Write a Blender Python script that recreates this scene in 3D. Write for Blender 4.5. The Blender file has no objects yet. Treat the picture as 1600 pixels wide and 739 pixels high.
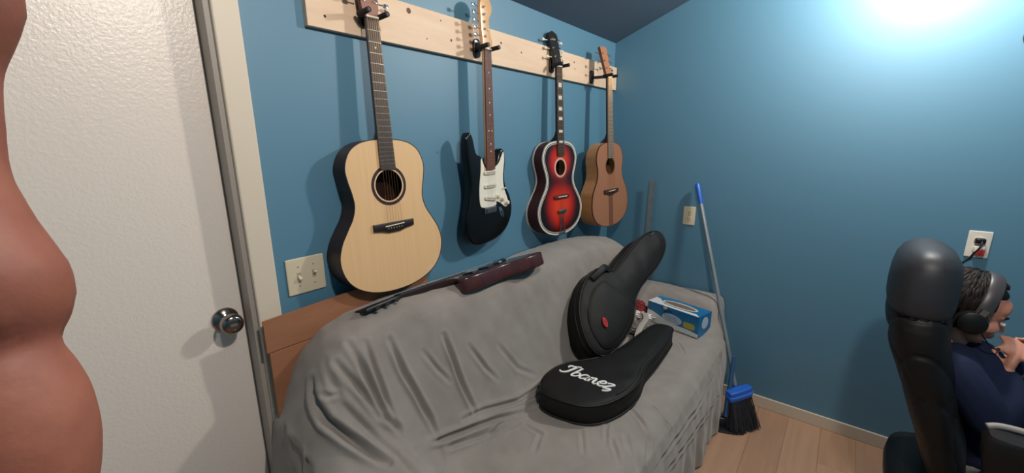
import bpy, bmesh, math, random
import numpy as np
from mathutils import Vector, Matrix
from mathutils.geometry import tessellate_polygon
random.seed(7)
scn = bpy.context.scene
# ---------------------------------------------------------------- camera
CAM = Vector((-2.63903, -1.26742, 1.56218))
R_ = Vector((0.62775972, -0.77838666, -0.00565162)); U_ = Vector((0.17715898, 0.13579915, 0.97476832)); F_ = Vector((0.75797918, 0.61292152, -0.22314742))
cd = bpy.data.cameras.new('camera'); cam = bpy.data.objects.new('camera', cd); scn.collection.objects.link(cam)
cam.matrix_world = Matrix(((R_.x, U_.x, -F_.x, CAM.x), (R_.y, U_.y, -F_.y, CAM.y), (R_.z, U_.z, -F_.z, CAM.z), (0, 0, 0, 1)))
cd.sensor_fit = 'HORIZONTAL'; cd.sensor_width = 36; cd.lens = 641.33 / 1600 * 36; cd.clip_start = .005; cd.clip_end = 50
cd.shift_x = 0; cd.shift_y = 0
scn.camera = cam
# ---------------------------------------------------------------- light and exposure
w = bpy.data.worlds.new('world'); scn.world = w; w.use_nodes = True
w.node_tree.nodes['Background'].inputs[0].default_value = (.9, .85, .8, 1); w.node_tree.nodes['Background'].inputs[1].default_value = .05
scn.view_settings.view_transform = 'Standard'; scn.view_settings.look = 'None'; scn.view_settings.gamma = 1
scn.view_settings.use_curve_mapping = False; scn.view_settings.exposure = 1.85
def lamp(name, loc, power, radius, col):
    l = bpy.data.lights.new(name, 'POINT'); l.energy = power; l.shadow_soft_size = radius; l.color = col
    o = bpy.data.objects.new(name, l); scn.collection.objects.link(o); o.location = loc; return o
lamp('lamp_far', (-.42, -1.47, 2.38), 19, .055, (1, .93, .84))
lamp('lamp_near', (-2.15, -1.45, 2.36), 16.5, .05, (1, .90, .80))
# ---------------------------------------------------------------- helpers
def lin(c):
    c = c / 255; return c / 12.92 if c <= .04045 else ((c + .055) / 1.055) ** 2.4
def rgb(r, g, b): return (lin(r), lin(g), lin(b), 1)
MATS = {}
def mat(name, col, rough=.5, metal=0, bump=None, var=None, spec=.5, coat=0, sheen=0, trans=0, emit=None, aniso=None):
    """col: sRGB tuple; var=(colour2, scale, stretch xyz, low, high) blends two colours by noise; bump=(scale, strength, distance)"""
    if name in MATS: return MATS[name]
    m = bpy.data.materials.new(name); m.use_nodes = True; nt = m.node_tree; b = nt.nodes['Principled BSDF']
    b.inputs['Base Color'].default_value = rgb(*col); b.inputs['Roughness'].default_value = rough; b.inputs['Metallic'].default_value = metal
    b.inputs['Specular IOR Level'].default_value = spec; b.inputs['Coat Weight'].default_value = coat; b.inputs['Coat Roughness'].default_value = .08
    if sheen: b.inputs['Sheen Weight'].default_value = sheen; b.inputs['Sheen Roughness'].default_value = .5
    if trans: b.inputs['Transmission Weight'].default_value = trans
    if emit: b.inputs['Emission Color'].default_value = rgb(*emit[0]); b.inputs['Emission Strength'].default_value = emit[1]
    tc = nt.nodes.new('ShaderNodeTexCoord')
    if var:
        c2, sc, st, lo, hi = var
        mp = nt.nodes.new('ShaderNodeMapping'); mp.inputs['Scale'].default_value = st; nt.links.new(tc.outputs['Object'], mp.inputs[0])
        n = nt.nodes.new('ShaderNodeTexNoise'); n.inputs['Scale'].default_value = sc; n.inputs['Detail'].default_value = 6; n.inputs['Roughness'].default_value = .6
        nt.links.new(mp.outputs[0], n.inputs['Vector'])
        rp = nt.nodes.new('ShaderNodeValToRGB'); rp.color_ramp.elements[0].position = lo; rp.color_ramp.elements[1].position = hi
        rp.color_ramp.elements[0].color = rgb(*col); rp.color_ramp.elements[1].color = rgb(*c2)
        nt.links.new(n.outputs['Fac'], rp.inputs[0]); nt.links.new(rp.outputs[0], b.inputs['Base Color'])
    if bump:
        n = nt.nodes.new('ShaderNodeTexNoise'); n.inputs['Scale'].default_value = bump[0]; n.inputs['Detail'].default_value = 3
        nt.links.new(tc.outputs['Object'], n.inputs['Vector'])
        bp = nt.nodes.new('ShaderNodeBump'); bp.inputs['Strength'].default_value = bump[1]; bp.inputs['Distance'].default_value = bump[2]
        nt.links.new(n.outputs['Fac'], bp.inputs['Height']); nt.links.new(bp.outputs[0], b.inputs['Normal'])
    MATS[name] = m; return m
def obj(name, bm, m, parent=None, smooth=False, loc=None):
    me = bpy.data.meshes.new(name); bmesh.ops.recalc_face_normals(bm, faces=bm.faces); bm.to_mesh(me); bm.free()
    o = bpy.data.objects.new(name, me); scn.collection.objects.link(o)
    for mm in (m if isinstance(m, (list, tuple)) else [m]): me.materials.append(mm)
    if smooth:
        for p in me.polygons: p.use_smooth = True
        if smooth != True: me.set_sharp_from_angle(angle=math.radians(smooth))
    if parent: o.parent = parent
    if loc is not None: o.location = loc
    return o
def tag(o, label, cat, group=None):
    o['label'] = label; o['category'] = cat
    if group: o['group'] = group
    return o
def struct(o): o['kind'] = 'structure'; return o
def thing(name, label, cat, loc=(0, 0, 0), rot=None, group=None):
    o = bpy.data.objects.new(name, None); scn.collection.objects.link(o); o.location = loc; o.empty_display_size = .05
    if rot is not None: o.rotation_euler = rot
    return tag(o, label, cat, group)
def box(x0, x1, y0, y1, z0, z1, bev=0, seg=2, bm=None, M=None):
    b = bm or bmesh.new(); t = bmesh.new()
    bmesh.ops.create_cube(t, size=1)
    for v in t.verts: v.co = Vector(((x0 + x1) / 2 + v.co.x * (x1 - x0), (y0 + y1) / 2 + v.co.y * (y1 - y0), (z0 + z1) / 2 + v.co.z * (z1 - z0)))
    if bev: bmesh.ops.bevel(t, geom=t.edges[:], offset=bev, segments=seg, affect='EDGES', profile=.5)
    if M: bmesh.ops.transform(t, matrix=M, verts=t.verts)
    merge(b, t); return b
def merge(b, t):
    me = bpy.data.meshes.new('tmp'); t.to_mesh(me); t.free(); b.from_mesh(me); bpy.data.meshes.remove(me)
def frame(d):
    d = Vector(d).normalized(); a = Vector((0, 0, 1)) if abs(d.z) < .9 else Vector((1, 0, 0))
    s = d.cross(a).normalized(); return s, d.cross(s).normalized()
def tube(pts, rad, seg=10, bm=None, cap=True, flat=None):
    b = bm or bmesh.new(); pts = [Vector(p) for p in pts]; n = len(pts); rings = []
    if not isinstance(rad, (list, tuple)): rad = [rad] * n
    s = None
    for i, p in enumerate(pts):
        d = (pts[min(i + 1, n - 1)] - pts[max(i - 1, 0)]).normalized()
        if s is None: s, t = frame(d)
        else:
            s = (s - d * s.dot(d)).normalized(); t = d.cross(s)
        if flat:
            fv = Vector(flat); t2 = (fv - d * fv.dot(d)).normalized(); s2 = d.cross(t2); rr = flat_ratio
            rings.append([b.verts.new(p + s2 * math.cos(a) * rad[i] + t2 * math.sin(a) * rad[i] * rr) for a in [2 * math.pi * k / seg for k in range(seg)]])
        else:
            rings.append([b.verts.new(p + s * math.cos(a) * rad[i] + t * math.sin(a) * rad[i]) for a in [2 * math.pi * k / seg for k in range(seg)]])
    for i in range(n - 1):
        for k in range(seg): b.faces.new((rings[i][k], rings[i][(k + 1) % seg], rings[i + 1][(k + 1) % seg], rings[i + 1][k]))
    if cap: b.faces.new(rings[0][::-1]); b.faces.new(rings[-1])
    return b
flat_ratio = .3
def lathe(prof, M=None, seg=32, bm=None):
    """prof: list of (radius, height along local z)"""
    b = bm or bmesh.new(); M = M or Matrix(); rings = []
    for r, h in prof:
        if r < 1e-6: rings.append([b.verts.new(M @ Vector((0, 0, h)))])
        else: rings.append([b.verts.new(M @ Vector((r * math.cos(2 * math.pi * k / seg), r * math.sin(2 * math.pi * k / seg), h))) for k in range(seg)])
    for i in range(len(rings) - 1):
        a, c = rings[i], rings[i + 1]
        for k in range(seg):
            q = [a[k % len(a)], a[(k + 1) % len(a)], c[(k + 1) % len(c)], c[k % len(c)]]
            q2 = []
            for v in q:
                if v not in q2: q2.append(v)
            if len(q2) > 2: b.faces.new(q2)
    return b
def toM(p, d, up=None):
    """matrix with local z along d at p"""
    d = Vector(d).normalized(); s, t = frame(d)
    if up is not None:
        t = (Vector(up) - d * Vector(up).dot(d)).normalized(); s = t.cross(d)
    return Matrix(((s.x, t.x, d.x, p[0]), (s.y, t.y, d.y, p[1]), (s.z, t.z, d.z, p[2]), (0, 0, 0, 1)))
def spline(P, n=8, closed=True):
    P = [Vector(p) for p in P]; out = []; N = len(P)
    for i in range(N if closed else N - 1):
        g = lambda k: P[k % N] if closed else P[max(0, min(N - 1, k))]
        a, b_, c, d = g(i - 1), g(i), g(i + 1), g(i + 2)
        for j in range(n):
            t = j / n
            out.append(.5 * ((2 * b_) + (c - a) * t + (2 * a - 5 * b_ + 4 * c - d) * t * t + (3 * b_ - a - 3 * c + d) * t ** 3))
    if not closed: out.append(P[-1])
    return out
def plate(outline, h0, h1, M=None, holes=(), bm=None):
    """flat plate: outline (x, y) closed, extruded along z from h0 to h1, with holes"""
    b = bm or bmesh.new(); M = M or Matrix(); loops = [[Vector((p[0], p[1], 0)) for p in outline]] + [[Vector((p[0], p[1], 0)) for p in h] for h in holes]
    tri = tessellate_polygon(loops); flat = [p for l in loops for p in l]
    lo = [b.verts.new(M @ Vector((p.x, p.y, h0))) for p in flat]; hi = [b.verts.new(M @ Vector((p.x, p.y, h1))) for p in flat]
    for t in tri:
        try: b.faces.new([hi[i] for i in t]); b.faces.new([lo[i] for i in reversed(t)])
        except ValueError: pass
    o = 0
    for l in loops:
        n = len(l)
        for k in range(n): b.faces.new((lo[o + k], lo[o + (k + 1) % n], hi[o + (k + 1) % n], hi[o + k]))
        o += n
    return b
def inset(outline, d):
    n = len(outline); A = sum(outline[i][0] * outline[(i + 1) % n][1] - outline[(i + 1) % n][0] * outline[i][1] for i in range(n)); s = 1 if A > 0 else -1
    out = []
    for i in range(n):
        a, c = Vector(outline[i - 1][:2]), Vector(outline[(i + 1) % n][:2]); t = (c - a).normalized(); nrm = Vector((-t.y, t.x)) * s
        out.append(Vector((outline[i][0] + nrm.x * d, outline[i][1] + nrm.y * d, 0)))
    return out
def circle(cx, cy, r, n=40, ry=None): return [Vector((cx + r * math.cos(2 * math.pi * k / n), cy + (ry or r) * math.sin(2 * math.pi * k / n), 0)) for k in range(n)]
def band(outer, inner, h0, h1, M=None, bm=None): return plate(outer, h0, h1, M, [inner], bm)
# ---- sofa surface
def sofa_surface(folds):
    # relaxed cloth lying over backrest, seat and arms: a height field z(x, y) first
    dx = 0.01
    X = np.arange(-2.25, -0.0149, dx); Y = np.arange(-0.89, -0.0099, dx)
    GX, GY = np.meshgrid(X, Y, indexing='ij')
    def ss(a, b, t):
        t = np.clip((t - a) / (b - a), 0, 1); return t * t * (3 - 2 * t)
    hb = np.interp(GX, [-2.25, -2.17, -2.10, -2.0, -1.85, -1.6, -1.3, -1.0, -.7, -.45, -.33, -.24, -.19, -.13], [.76, .95, 1.005, 1.03, 1.045, 1.035, 1.02, 1.03, 1.03, 1.005, .985, .94, .86, .6])
    yfront = np.interp(GX, [-2.25, -1.9, -1.2, -.3], [-.215, -.225, -.25, -.27])
    crown = hb - .035 * np.clip((-.02 - GY) / .02 * 0 + (np.abs(GY + .12) / .13), 0, 1.2) ** 2.5
    slope = (yfront - GY)                                    # distance in front of the ridge's front edge
    back = np.where(GY > yfront, crown, crown - slope * 4.6)
    seat = .505 + .018 * np.sin((GX + 2.0) * 3.4) - .03 * ss(-1.0, -2.1, GX) * 0 + .015 * ss(-.35, -.6, GY)
    seat = seat - .02 * np.exp(-((GX + 1.12) / .08) ** 2)
    edge = -.87
    def rnd(z, d, r):                                        # round an edge: d = distance inside the edge
        s = np.clip(1 - d / r, 0, 1); return z - r * (1 - np.sqrt(np.clip(1 - s * s, 0, 1)))
    seat = rnd(seat, GY - edge, .07)
    armR = rnd(rnd(np.full_like(GX, .665), GX + .215, .05), GY + .80, .05)
    armR = np.where((GX > -.215) & (GY > -.80), rnd(armR, -.012 - GX, .03), 0)
    armL = rnd(.72 - .16 * np.clip((-.25 - GY), 0, 1), -1.98 - GX, .09)
    armL = np.where((GX < -1.98), rnd(armL, GX + 2.27, .06), 0)
    base = np.maximum(np.maximum(back, np.where(GX < -.19, seat, .35)), np.maximum(armR, armL))
    z = base.copy()
    for it in range(70):
        a = z.copy()
        a[1:-1, 1:-1] = (z[2:, 1:-1] + z[:-2, 1:-1] + z[1:-1, 2:] + z[1:-1, :-2]) / 4
        a[1:-1, 0] = (z[2:, 0] + z[:-2, 0]) / 2 * .5 + z[1:-1, 0] * .5
        z = np.maximum(base, a)
    for it in range(5):
        a = z.copy(); a[1:-1, 1:-1] = (z[2:, 1:-1] + z[:-2, 1:-1] + z[1:-1, 2:] + z[1:-1, :-2]) / 4; z = a
    # rows of the mesh: every column follows its profile by arc length, then drops to the floor
    NX = 560; NP = 290; ND = 70
    xs = np.linspace(X[0], X[-1], NX)
    V = np.zeros((NX, NP + ND, 3))
    for i, x in enumerate(xs):
        f = (x - X[0]) / dx; k = min(int(f), len(X) - 2); t = f - k
        zc = (z[k] * (1 - t) + z[k + 1] * t)[::-1]; yc = Y[::-1]
        m = yc > (-.87 if x < -.25 else np.interp(x, [-.25, -.19], [-.87, -.80])) - .001
        zc = zc[m]; yc = yc[m]
        s = np.concatenate([[0], np.cumsum(np.hypot(np.diff(yc), np.diff(zc)))])
        q = np.linspace(0, s[-1], NP)
        V[i, :NP, 0] = x; V[i, :NP, 1] = np.interp(q, s, yc); V[i, :NP, 2] = np.interp(q, s, zc)
        y0, z0 = V[i, NP - 1, 1], V[i, NP - 1, 2]
        for j in range(ND):
            u = (j + 1) / ND
            zz = z0 + (.012 - z0) * u
            wav = .010 * math.sin(x * 27 + 1.3 * math.sin(x * 7)) + .004 * math.sin(x * 61 + 2)
            V[i, NP + j] = (x, y0 - .012 * math.sin(min(u * 5, 1.57)) - wav * ss(.1, 1, u) - .018 * u, zz)
    # left end: the first columns slide down to the floor
    ext = []
    for j in range(1, 26):
        u = j / 25
        c = V[0].copy(); c[:, 0] -= .018 * math.sin(min(u * 4, 1.57)) + .03 * u; c[:, 2] = c[:, 2] * (1 - u) + .012 * u
        c[:, 0] += .006 * np.sin(c[:, 1] * 40) * u
        ext.append(c)
    V = np.concatenate([np.array(ext[::-1]), V], 0)
    n = np.cross(np.gradient(V, axis=0), np.gradient(V, axis=1)); n /= np.linalg.norm(n, axis=2, keepdims=True) + 1e-9
    n *= np.where(n[..., 2:3] < -.05, -1, 1)
    n = np.where((n[..., 1:2] > .6) & (V[..., 1:2] < -.3), -n, n)
    D = np.zeros(V.shape[:2])
    P = V.reshape(-1, 3)
    for line, w, a in folds:
        L = np.array(line, float)
        dm = np.full(len(P), 9.); tt = np.zeros(len(P)); off = 0
        seg = np.linalg.norm(np.diff(L, axis=0), axis=1); tot = seg.sum()
        for q in range(len(L) - 1):
            A, B = L[q], L[q + 1]; d = B - A; t = np.clip(((P - A) @ d) / (d @ d), 0, 1)
            dist = np.linalg.norm(P - (A + t[:, None] * d), axis=1)
            b = dist < dm; dm[b] = dist[b]; tt[b] = (off + t[b] * seg[q]) / tot
            off += seg[q]
        taper = np.sin(np.clip(tt, 0.02, .98) * math.pi) ** .45
        D += (taper * a * (-np.exp(-(dm / w) ** 2) + .75 * np.exp(-((dm - 2.1 * w) / (1.1 * w)) ** 2))).reshape(D.shape)
    x, y, zz = V[..., 0], V[..., 1], V[..., 2]
    D += .0022 * np.sin(x * 31 + 3 * np.sin(y * 9)) * np.sin(y * 23 + zz * 17 + 2 * np.sin(x * 5)) + .0012 * np.sin(x * 71 + zz * 40) * np.sin(y * 57 - x * 13)
    return V, V + n * D[..., None]
FOLDS = [
    ([(-2.149, -0.178, 0.96), (-2.154, -0.227, 0.904), (-2.144, -0.246, 0.868)], 0.012, 0.006),
    ([(-2.133, -0.211, 0.954), (-2.085, -0.264, 0.85), (-2.064, -0.294, 0.782), (-2.021, -0.318, 0.73)], 0.011, 0.009),
    ([(-2.085, -0.203, 0.991), (-2.069, -0.244, 0.911), (-2.053, -0.282, 0.808), (-2.026, -0.322, 0.727), (-2.021, -0.385, 0.682)], 0.011, 0.013),
    ([(-2.042, -0.219, 0.983), (-2.037, -0.252, 0.894), (-2.026, -0.283, 0.802), (-2.016, -0.327, 0.715), (-2.016, -0.367, 0.683)], 0.01, 0.01),
    ([(-1.968, -0.231, 0.966), (-1.947, -0.262, 0.856), (-1.92, -0.285, 0.771), (-1.893, -0.313, 0.68), (-1.888, -0.334, 0.626)], 0.011, 0.014),
    ([(-1.861, -0.255, 0.89), (-1.814, -0.278, 0.802), (-1.782, -0.292, 0.752)], 0.01, 0.006),
    ([(-1.766, -0.254, 0.91), (-1.75, -0.275, 0.822), (-1.734, -0.303, 0.722), (-1.718, -0.33, 0.643), (-1.712, -0.343, 0.613)], 0.011, 0.014),
    ([(-1.665, -0.274, 0.834), (-1.611, -0.304, 0.729), (-1.569, -0.325, 0.669)], 0.011, 0.007),
    ([(-1.521, -0.29, 0.785), (-1.446, -0.33, 0.662), (-1.367, -0.357, 0.603)], 0.012, 0.005),
    ([(-2.021, -0.385, 0.682), (-1.883, -0.343, 0.608), (-1.76, -0.358, 0.584), (-1.633, -0.381, 0.561), (-1.473, -0.433, 0.534)], 0.01, 0.017),
    ([(-1.771, -0.339, 0.618), (-1.665, -0.35, 0.603), (-1.51, -0.379, 0.567), (-1.382, -0.386, 0.561), (-1.212, -0.39, 0.552)], 0.01, 0.014),
    ([(-2.011, -0.427, 0.666), (-1.846, -0.363, 0.572), (-1.712, -0.393, 0.547), (-1.579, -0.438, 0.533)], 0.01, 0.008),
    ([(-2.186, -0.166, 0.906), (-2.197, -0.201, 0.871), (-2.191, -0.243, 0.818), (-2.16, -0.29, 0.765), (-2.128, -0.343, 0.719), (-2.106, -0.393, 0.699)], 0.014, 0.022),
    ([(-2.186, -0.207, 0.888), (-2.17, -0.23, 0.877), (-2.149, -0.242, 0.874)], 0.008, 0.006),
    ([(-2.25, -0.097, 0.759), (-2.254, -0.159, 0.728), (-2.25, -0.25, 0.705)], 0.012, 0.01),
    ([(-2.154, -0.245, 0.86), (-2.112, -0.297, 0.772), (-2.074, -0.376, 0.702), (-2.074, -0.458, 0.686)], 0.013, 0.009),
    ([(-1.728, -0.409, 0.537), (-1.654, -0.4, 0.545), (-1.611, -0.401, 0.546)], 0.008, 0.007),
    ([(-1.893, -0.353, 0.593), (-1.899, -0.382, 0.561), (-1.979, -0.471, 0.619)], 0.01, 0.006),
    ([(-1.212, -0.706, 0.523), (-1.276, -0.79, 0.53), (-1.34, -0.843, 0.515), (-1.42, -0.87, 0.491)], 0.01, 0.009),
    ([(-1.127, -0.768, 0.508), (-1.17, -0.842, 0.495), (-1.159, -0.873, 0.451)], 0.01, 0.009),
    ([(-1.367, -0.695, 0.535), (-1.43, -0.72, 0.537), (-1.473, -0.745, 0.538)], 0.008, 0.006),
    ([(-1.441, -0.746, 0.537), (-1.537, -0.821, 0.532)], 0.009, 0.006),
    ([(-1.462, -0.637, 0.537), (-1.569, -0.707, 0.538)], 0.009, 0.005),
    ([(-0.409, -0.879, 0.408), (-0.765, -0.882, 0.377), (-1.09, -0.88, 0.401), (-1.372, -0.88, 0.426)], 0.011, 0.012),
    ([(-0.43, -0.9, 0.228), (-0.914, -0.891, 0.291), (-1.233, -0.888, 0.332)], 0.011, 0.013),
    ([(-0.494, -0.682, 0.504), (-0.542, -0.719, 0.503), (-0.605, -0.75, 0.502)], 0.008, 0.006),
    ([(-1.665, -0.571, 0.536), (-1.574, -0.534, 0.535), (-1.569, -0.457, 0.532)], 0.01, 0.006),
    ([(-1.505, -0.409, 0.543), (-1.43, -0.422, 0.537), (-1.393, -0.428, 0.535)], 0.009, 0.008),
    ([(-1.388, -0.778, 0.536), (-1.452, -0.821, 0.532), (-1.494, -0.862, 0.502)], 0.012, 0.006),
    ([(-0.361, -0.81, 0.506), (-0.371, -0.866, 0.467), (-0.377, -0.879, 0.409)], 0.01, 0.006),
]
# ---------------------------------------------------------------- materials
def paint(name, col, rough, bscale, bstr, spec=.5):
    return mat(name, col, rough, bump=(bscale, bstr, .002), spec=spec)
BLUE = paint('blue_wall_paint', (80, 126, 150), .5, 90, .05, .75)
CEIL = mat('shaded_blue_ceiling', (72, 92, 110), .7, bump=(120, .08, .002))  # darker than the walls: shade above the lamps is put into the colour
DOORP = mat('textured_white_door_paint', (230, 218, 206), .32, bump=(150, .35, .003))
TRIM = mat('cream_trim_paint', (214, 200, 180), .45, bump=(60, .08, .002))
JAMB = mat('shaded_jamb_paint', (168, 158, 148), .45)  # greyer than the casing: shade inside the door frame is put into the colour
BASEB = mat('cream_baseboard_paint', (205, 190, 170), .4)
PINE = mat('pine_board', (228, 200, 172), .55, var=((214, 182, 150), 3.2, (1.2, 8, 9), .35, .8))
CREAM = mat('cream_plastic', (214, 200, 172), .4)
WHITEP = mat('white_plastic', (226, 220, 208), .35)
BLACKP = mat('black_plastic', (18, 17, 17), .4)
BLACKF = mat('black_foam', (28, 24, 24), .75)
CHROME = mat('chrome', (205, 200, 196), .18, metal=1)
STEEL = mat('dull_steel', (150, 150, 150), .35, metal=1)
DARKH = mat('dark_hole', (12, 9, 8), .8)
def floor_mat(i, c, c2):
    return mat('laminate_%d' % i, c, .42, var=(c2, 2.2, (1.2, 14, 3), .3, .75), bump=(60, .04, .001))
FL = [floor_mat(0, (178, 138, 108), (160, 121, 94)), floor_mat(1, (170, 131, 104), (184, 146, 117)), floor_mat(2, (162, 124, 98), (176, 137, 109))]
# ---------------------------------------------------------------- the room
MA = Matrix(((1, 0, 0, 0), (0, 0, -1, 0), (0, 1, 0, 0), (0, 0, 0, 1)))       # local (x, y, h) -> (x, -h, y): wall behind the guitars
MB = Matrix(((0, 0, -1, 0), (-1, 0, 0, 0), (0, 1, 0, 0), (0, 0, 0, 1)))      # local (x, y, h) -> (-h, -x, y): wall on the right
XL, YB, ZC = -3.55, -3.0, 2.52
RM = .372; YK = (ZC - 2.18) / RM
o = struct(obj('wall_back', plate([(XL, 0), (-3.03, 0), (-3.03, 2.06), (-2.243, 2.06), (-2.243, 0), (.1, 0), (.1, 2.3), (XL, 2.3)], -.1, 0, MA), BLUE))
o = struct(obj('wall_right', plate([(0, 0), (-YB, 0), (-YB, ZC + .05), (0, ZC + .05)], -.1, 0, MB), BLUE))
o = struct(obj('wall_left', box(XL - .1, XL, YB, 0, 0, ZC + .05), BLUE))
o = struct(obj('wall_front', box(XL - .1, .1, YB - .1, YB, 0, ZC + .05), BLUE))
# ceiling: rises away from the guitar wall, then level
MC = Matrix(((0, 0, 1, 0), (1, 0, 0, 0), (0, 1, 0, 0), (0, 0, 0, 1)))        # local (x, y, h) -> (h, x, y)
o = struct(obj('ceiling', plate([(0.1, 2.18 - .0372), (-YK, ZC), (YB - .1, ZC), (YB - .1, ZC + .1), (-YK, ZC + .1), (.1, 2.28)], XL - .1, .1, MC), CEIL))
fl = struct(obj('floor', box(XL, 0, YB, .1, -.05, -.006), mat('floor_joint', (92, 66, 50), .8)))
row = 0; y = -.0
while y > -3.0:
    x = -.002 - (row * .437) % 1.2 + 0.0; xs = [-.002]
    while x > XL: 
        if xs[-1] - x > .08: xs.append(x)
        x -= 1.2
    xs.append(XL)
    for k in range(len(xs) - 1):
        if xs[k] - xs[k + 1] < .02: continue
        obj('floor_plank', box(xs[k + 1] + .0006, xs[k] - .0006, y - .1494, y, -.006, 0, .0008, 1), FL[(row * 2 + k) % 3], fl)
    y -= .15; row += 1
o = struct(obj('baseboard_right', box(-.012, 0, YB, -.0, 0, .071, .003), BASEB))
o = struct(obj('baseboard_back', box(-2.18, -.012, -.012, 0, 0, .071, .003), BASEB))
# door, jamb and casing
TR = struct(obj('trim_1', box(-2.2455, -2.183, -.017, .0, 0, 2.10, .004), TRIM))
o = struct(obj('trim_2', box(-3.09, -2.2455, -.017, 0, 2.06, 2.13, .004), TRIM))
o = struct(obj('trim_3', box(-3.09, -3.028, -.017, 0, 0, 2.06, .004), TRIM))
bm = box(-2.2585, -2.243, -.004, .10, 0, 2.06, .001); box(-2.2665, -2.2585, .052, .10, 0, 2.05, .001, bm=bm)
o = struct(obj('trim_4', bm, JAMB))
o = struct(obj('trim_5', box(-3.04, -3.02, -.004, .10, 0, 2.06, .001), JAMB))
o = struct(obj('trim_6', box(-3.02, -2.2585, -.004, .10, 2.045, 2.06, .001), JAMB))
DR = struct(obj('door_1', box(-3.018, -2.2625, .050, .085, .008, 2.043, .0015), DOORP))
kn = obj('door_knob', lathe([(0, 0), (.0335, 0), (.0335, .003), (.030, .008), (.020, .012), (.0135, .016), (.0125, .030), (.018, .036), (.0265, .042), (.0285, .052), (.027, .062), (.021, .068), (.0125, .069), (.012, .067), (0, .067)],
         toM((-2.308, .050, 1.078), (0, -1, 0))), mat('satin_nickel', (150, 138, 130), .16, metal=1), DR, 40)
obj('lock_button', box(-.009, .009, -.003, .003, .066, .0705, .001, M=toM((-2.308, .05, 1.078), (0, -1, 0), (0, 0, 1))), CHROME, kn)
obj('latch_screw', lathe([(0, .004), (.003, .004), (.003, .009), (0, .0095)], toM((-2.331, .050, 1.078), (0, -1, 0)), 12), CHROME, kn)
# ---------------------------------------------------------------- switch and outlet plates
def rounded(w_, h_, r, n=4):
    out = []
    for cx, cy, a0 in ((w_ - r, h_ - r, 0), (-w_ + r, h_ - r, 90), (-w_ + r, -h_ + r, 180), (w_ - r, -h_ + r, 270)):
        for k in range(n + 1):
            a = math.radians(a0 + 90 * k / n); out.append(Vector((cx + r * math.cos(a), cy + r * math.sin(a), 0)))
    return out
def slab(outline, h0, h1, r, n=4, M=None, both=True, bm=None):
    """solid slab with rounded rims: rings follow the outline inwards near the two faces"""
    b = bm or bmesh.new(); M = M or Matrix(); outline = [Vector((p[0], p[1], 0)) for p in outline]; rings = []; prof = []
    if both: prof += [(r * (1 - math.sin(math.pi / 2 * k / n)), h0 + r * (1 - math.cos(math.pi / 2 * k / n))) for k in range(n)]
    prof += [(0, h0 + (r if both else 0)), (0, h1 - r)]
    prof += [(r * (1 - math.cos(math.pi / 2 * k / n)), h1 - r + r * math.sin(math.pi / 2 * k / n)) for k in range(1, n + 1)]
    for d, h in prof:
        pts = inset(outline, d) if d > 1e-6 else outline
        rings.append(([b.verts.new(M @ Vector((p[0], p[1], h))) for p in pts], pts))
    N = len(outline)
    for i in range(len(rings) - 1):
        for k in range(N): b.faces.new((rings[i][0][k], rings[i][0][(k + 1) % N], rings[i + 1][0][(k + 1) % N], rings[i + 1][0][k]))
    for ring, pts in (rings[0], rings[-1]):
        for t in tessellate_polygon([[Vector((p[0], p[1], 0)) for p in pts]]):
            try: b.faces.new([ring[i] for i in t])
            except ValueError: pass
    return b
def wallM(W, x, z, y=0): # W: 'A' (at x) or 'B' (at y = x)
    return MA @ Matrix.Translation((x, z, 0)) if W == 'A' else MB @ Matrix.Translation((-x, z, 0))
M = wallM('A', -2.0939, 1.1661)
t = thing('light_switch', 'cream double toggle light switch plate beside the door casing', 'light switch', M @ Vector((0, 0, 0)))
def put(name, bm, m, par, smooth=False):          # geometry given in world space, parented to an Empty that may be moved
    o = obj(name, bm, m, par, smooth)
    if par is not None and par.type == 'EMPTY': 
        bpy.context.view_layer.update(); o.matrix_parent_inverse = par.matrix_world.inverted()
    return o
put('cover_plate', slab(rounded(.058, .057, .004), .0, .006, .003, 3, M), CREAM, t, 40)
for sx, up in ((-.023, -1), (.023, 1)):
    put('toggle', box(sx - .0045, sx + .0045, -.004, .004, 0, .017, .001, M=M @ Matrix.Translation((0, 0, .004)) @ Matrix.Rotation(math.radians(-32 * up), 4, 'X')), CREAM, t)
    put('toggle_slot', box(sx - .006, sx + .006, -.012, .012, .005, .0066, .0004, M=M), mat('slot_cream', (176, 160, 134), .5), t)
    for sz in (-.030, .030): put('screw', lathe([(0, .007), (.0028, .007), (.003, .006)], M @ Matrix.Translation((sx, sz, 0)), 10), mat('painted_screw', (170, 150, 122), .4), t)
def outlet(name, label, y, z, sc, m, plug):
    M = wallM('B', y, z)
    t = thing(name, label, 'outlet', M @ Vector((0, 0, 0)))
    put('cover_plate', slab(rounded(.035 * sc, .057 * sc, .004), .0, .006, .003, 3, M), m, t, 40)
    for s in (-1, 1):
        if plug and s == 1: pass
        f = [Vector((p.x, p.y + s * .0195, 0)) for p in rounded(.0165, .0140, .011, 5)]
        put('receptacle', plate(f, .005, .0085, M), WHITEP if plug else CREAM, t)
        for dx, hh in ((-.0064, .0045), (.0064, .0036)):
            put('slot', box(dx - .0012, dx + .0012, s * .0195 + .003 - hh, s * .0195 + .003 + hh, .0080, .0089, M=M), DARKH, t)
        put('ground_hole', lathe([(0, .0089), (.0024, .0089), (.0024, .0080)], M @ Matrix.Translation((0, s * .0195 - .0075, 0)), 10), DARKH, t)
    put('screw', lathe([(0, .0075), (.0028, .007), (.003, .005)], M @ Matrix.Translation((0, 0, 0)), 10), STEEL, t)
    return M
outlet('wall_outlet', 'cream duplex outlet on the blue wall beside the broom handle', -.5465, 1.1146, 1, CREAM, False)
M2 = outlet('wall_outlet', 'white outlet with a black plug, above the seated child', -1.7595, 1.1164, 1.03, WHITEP, True)
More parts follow.
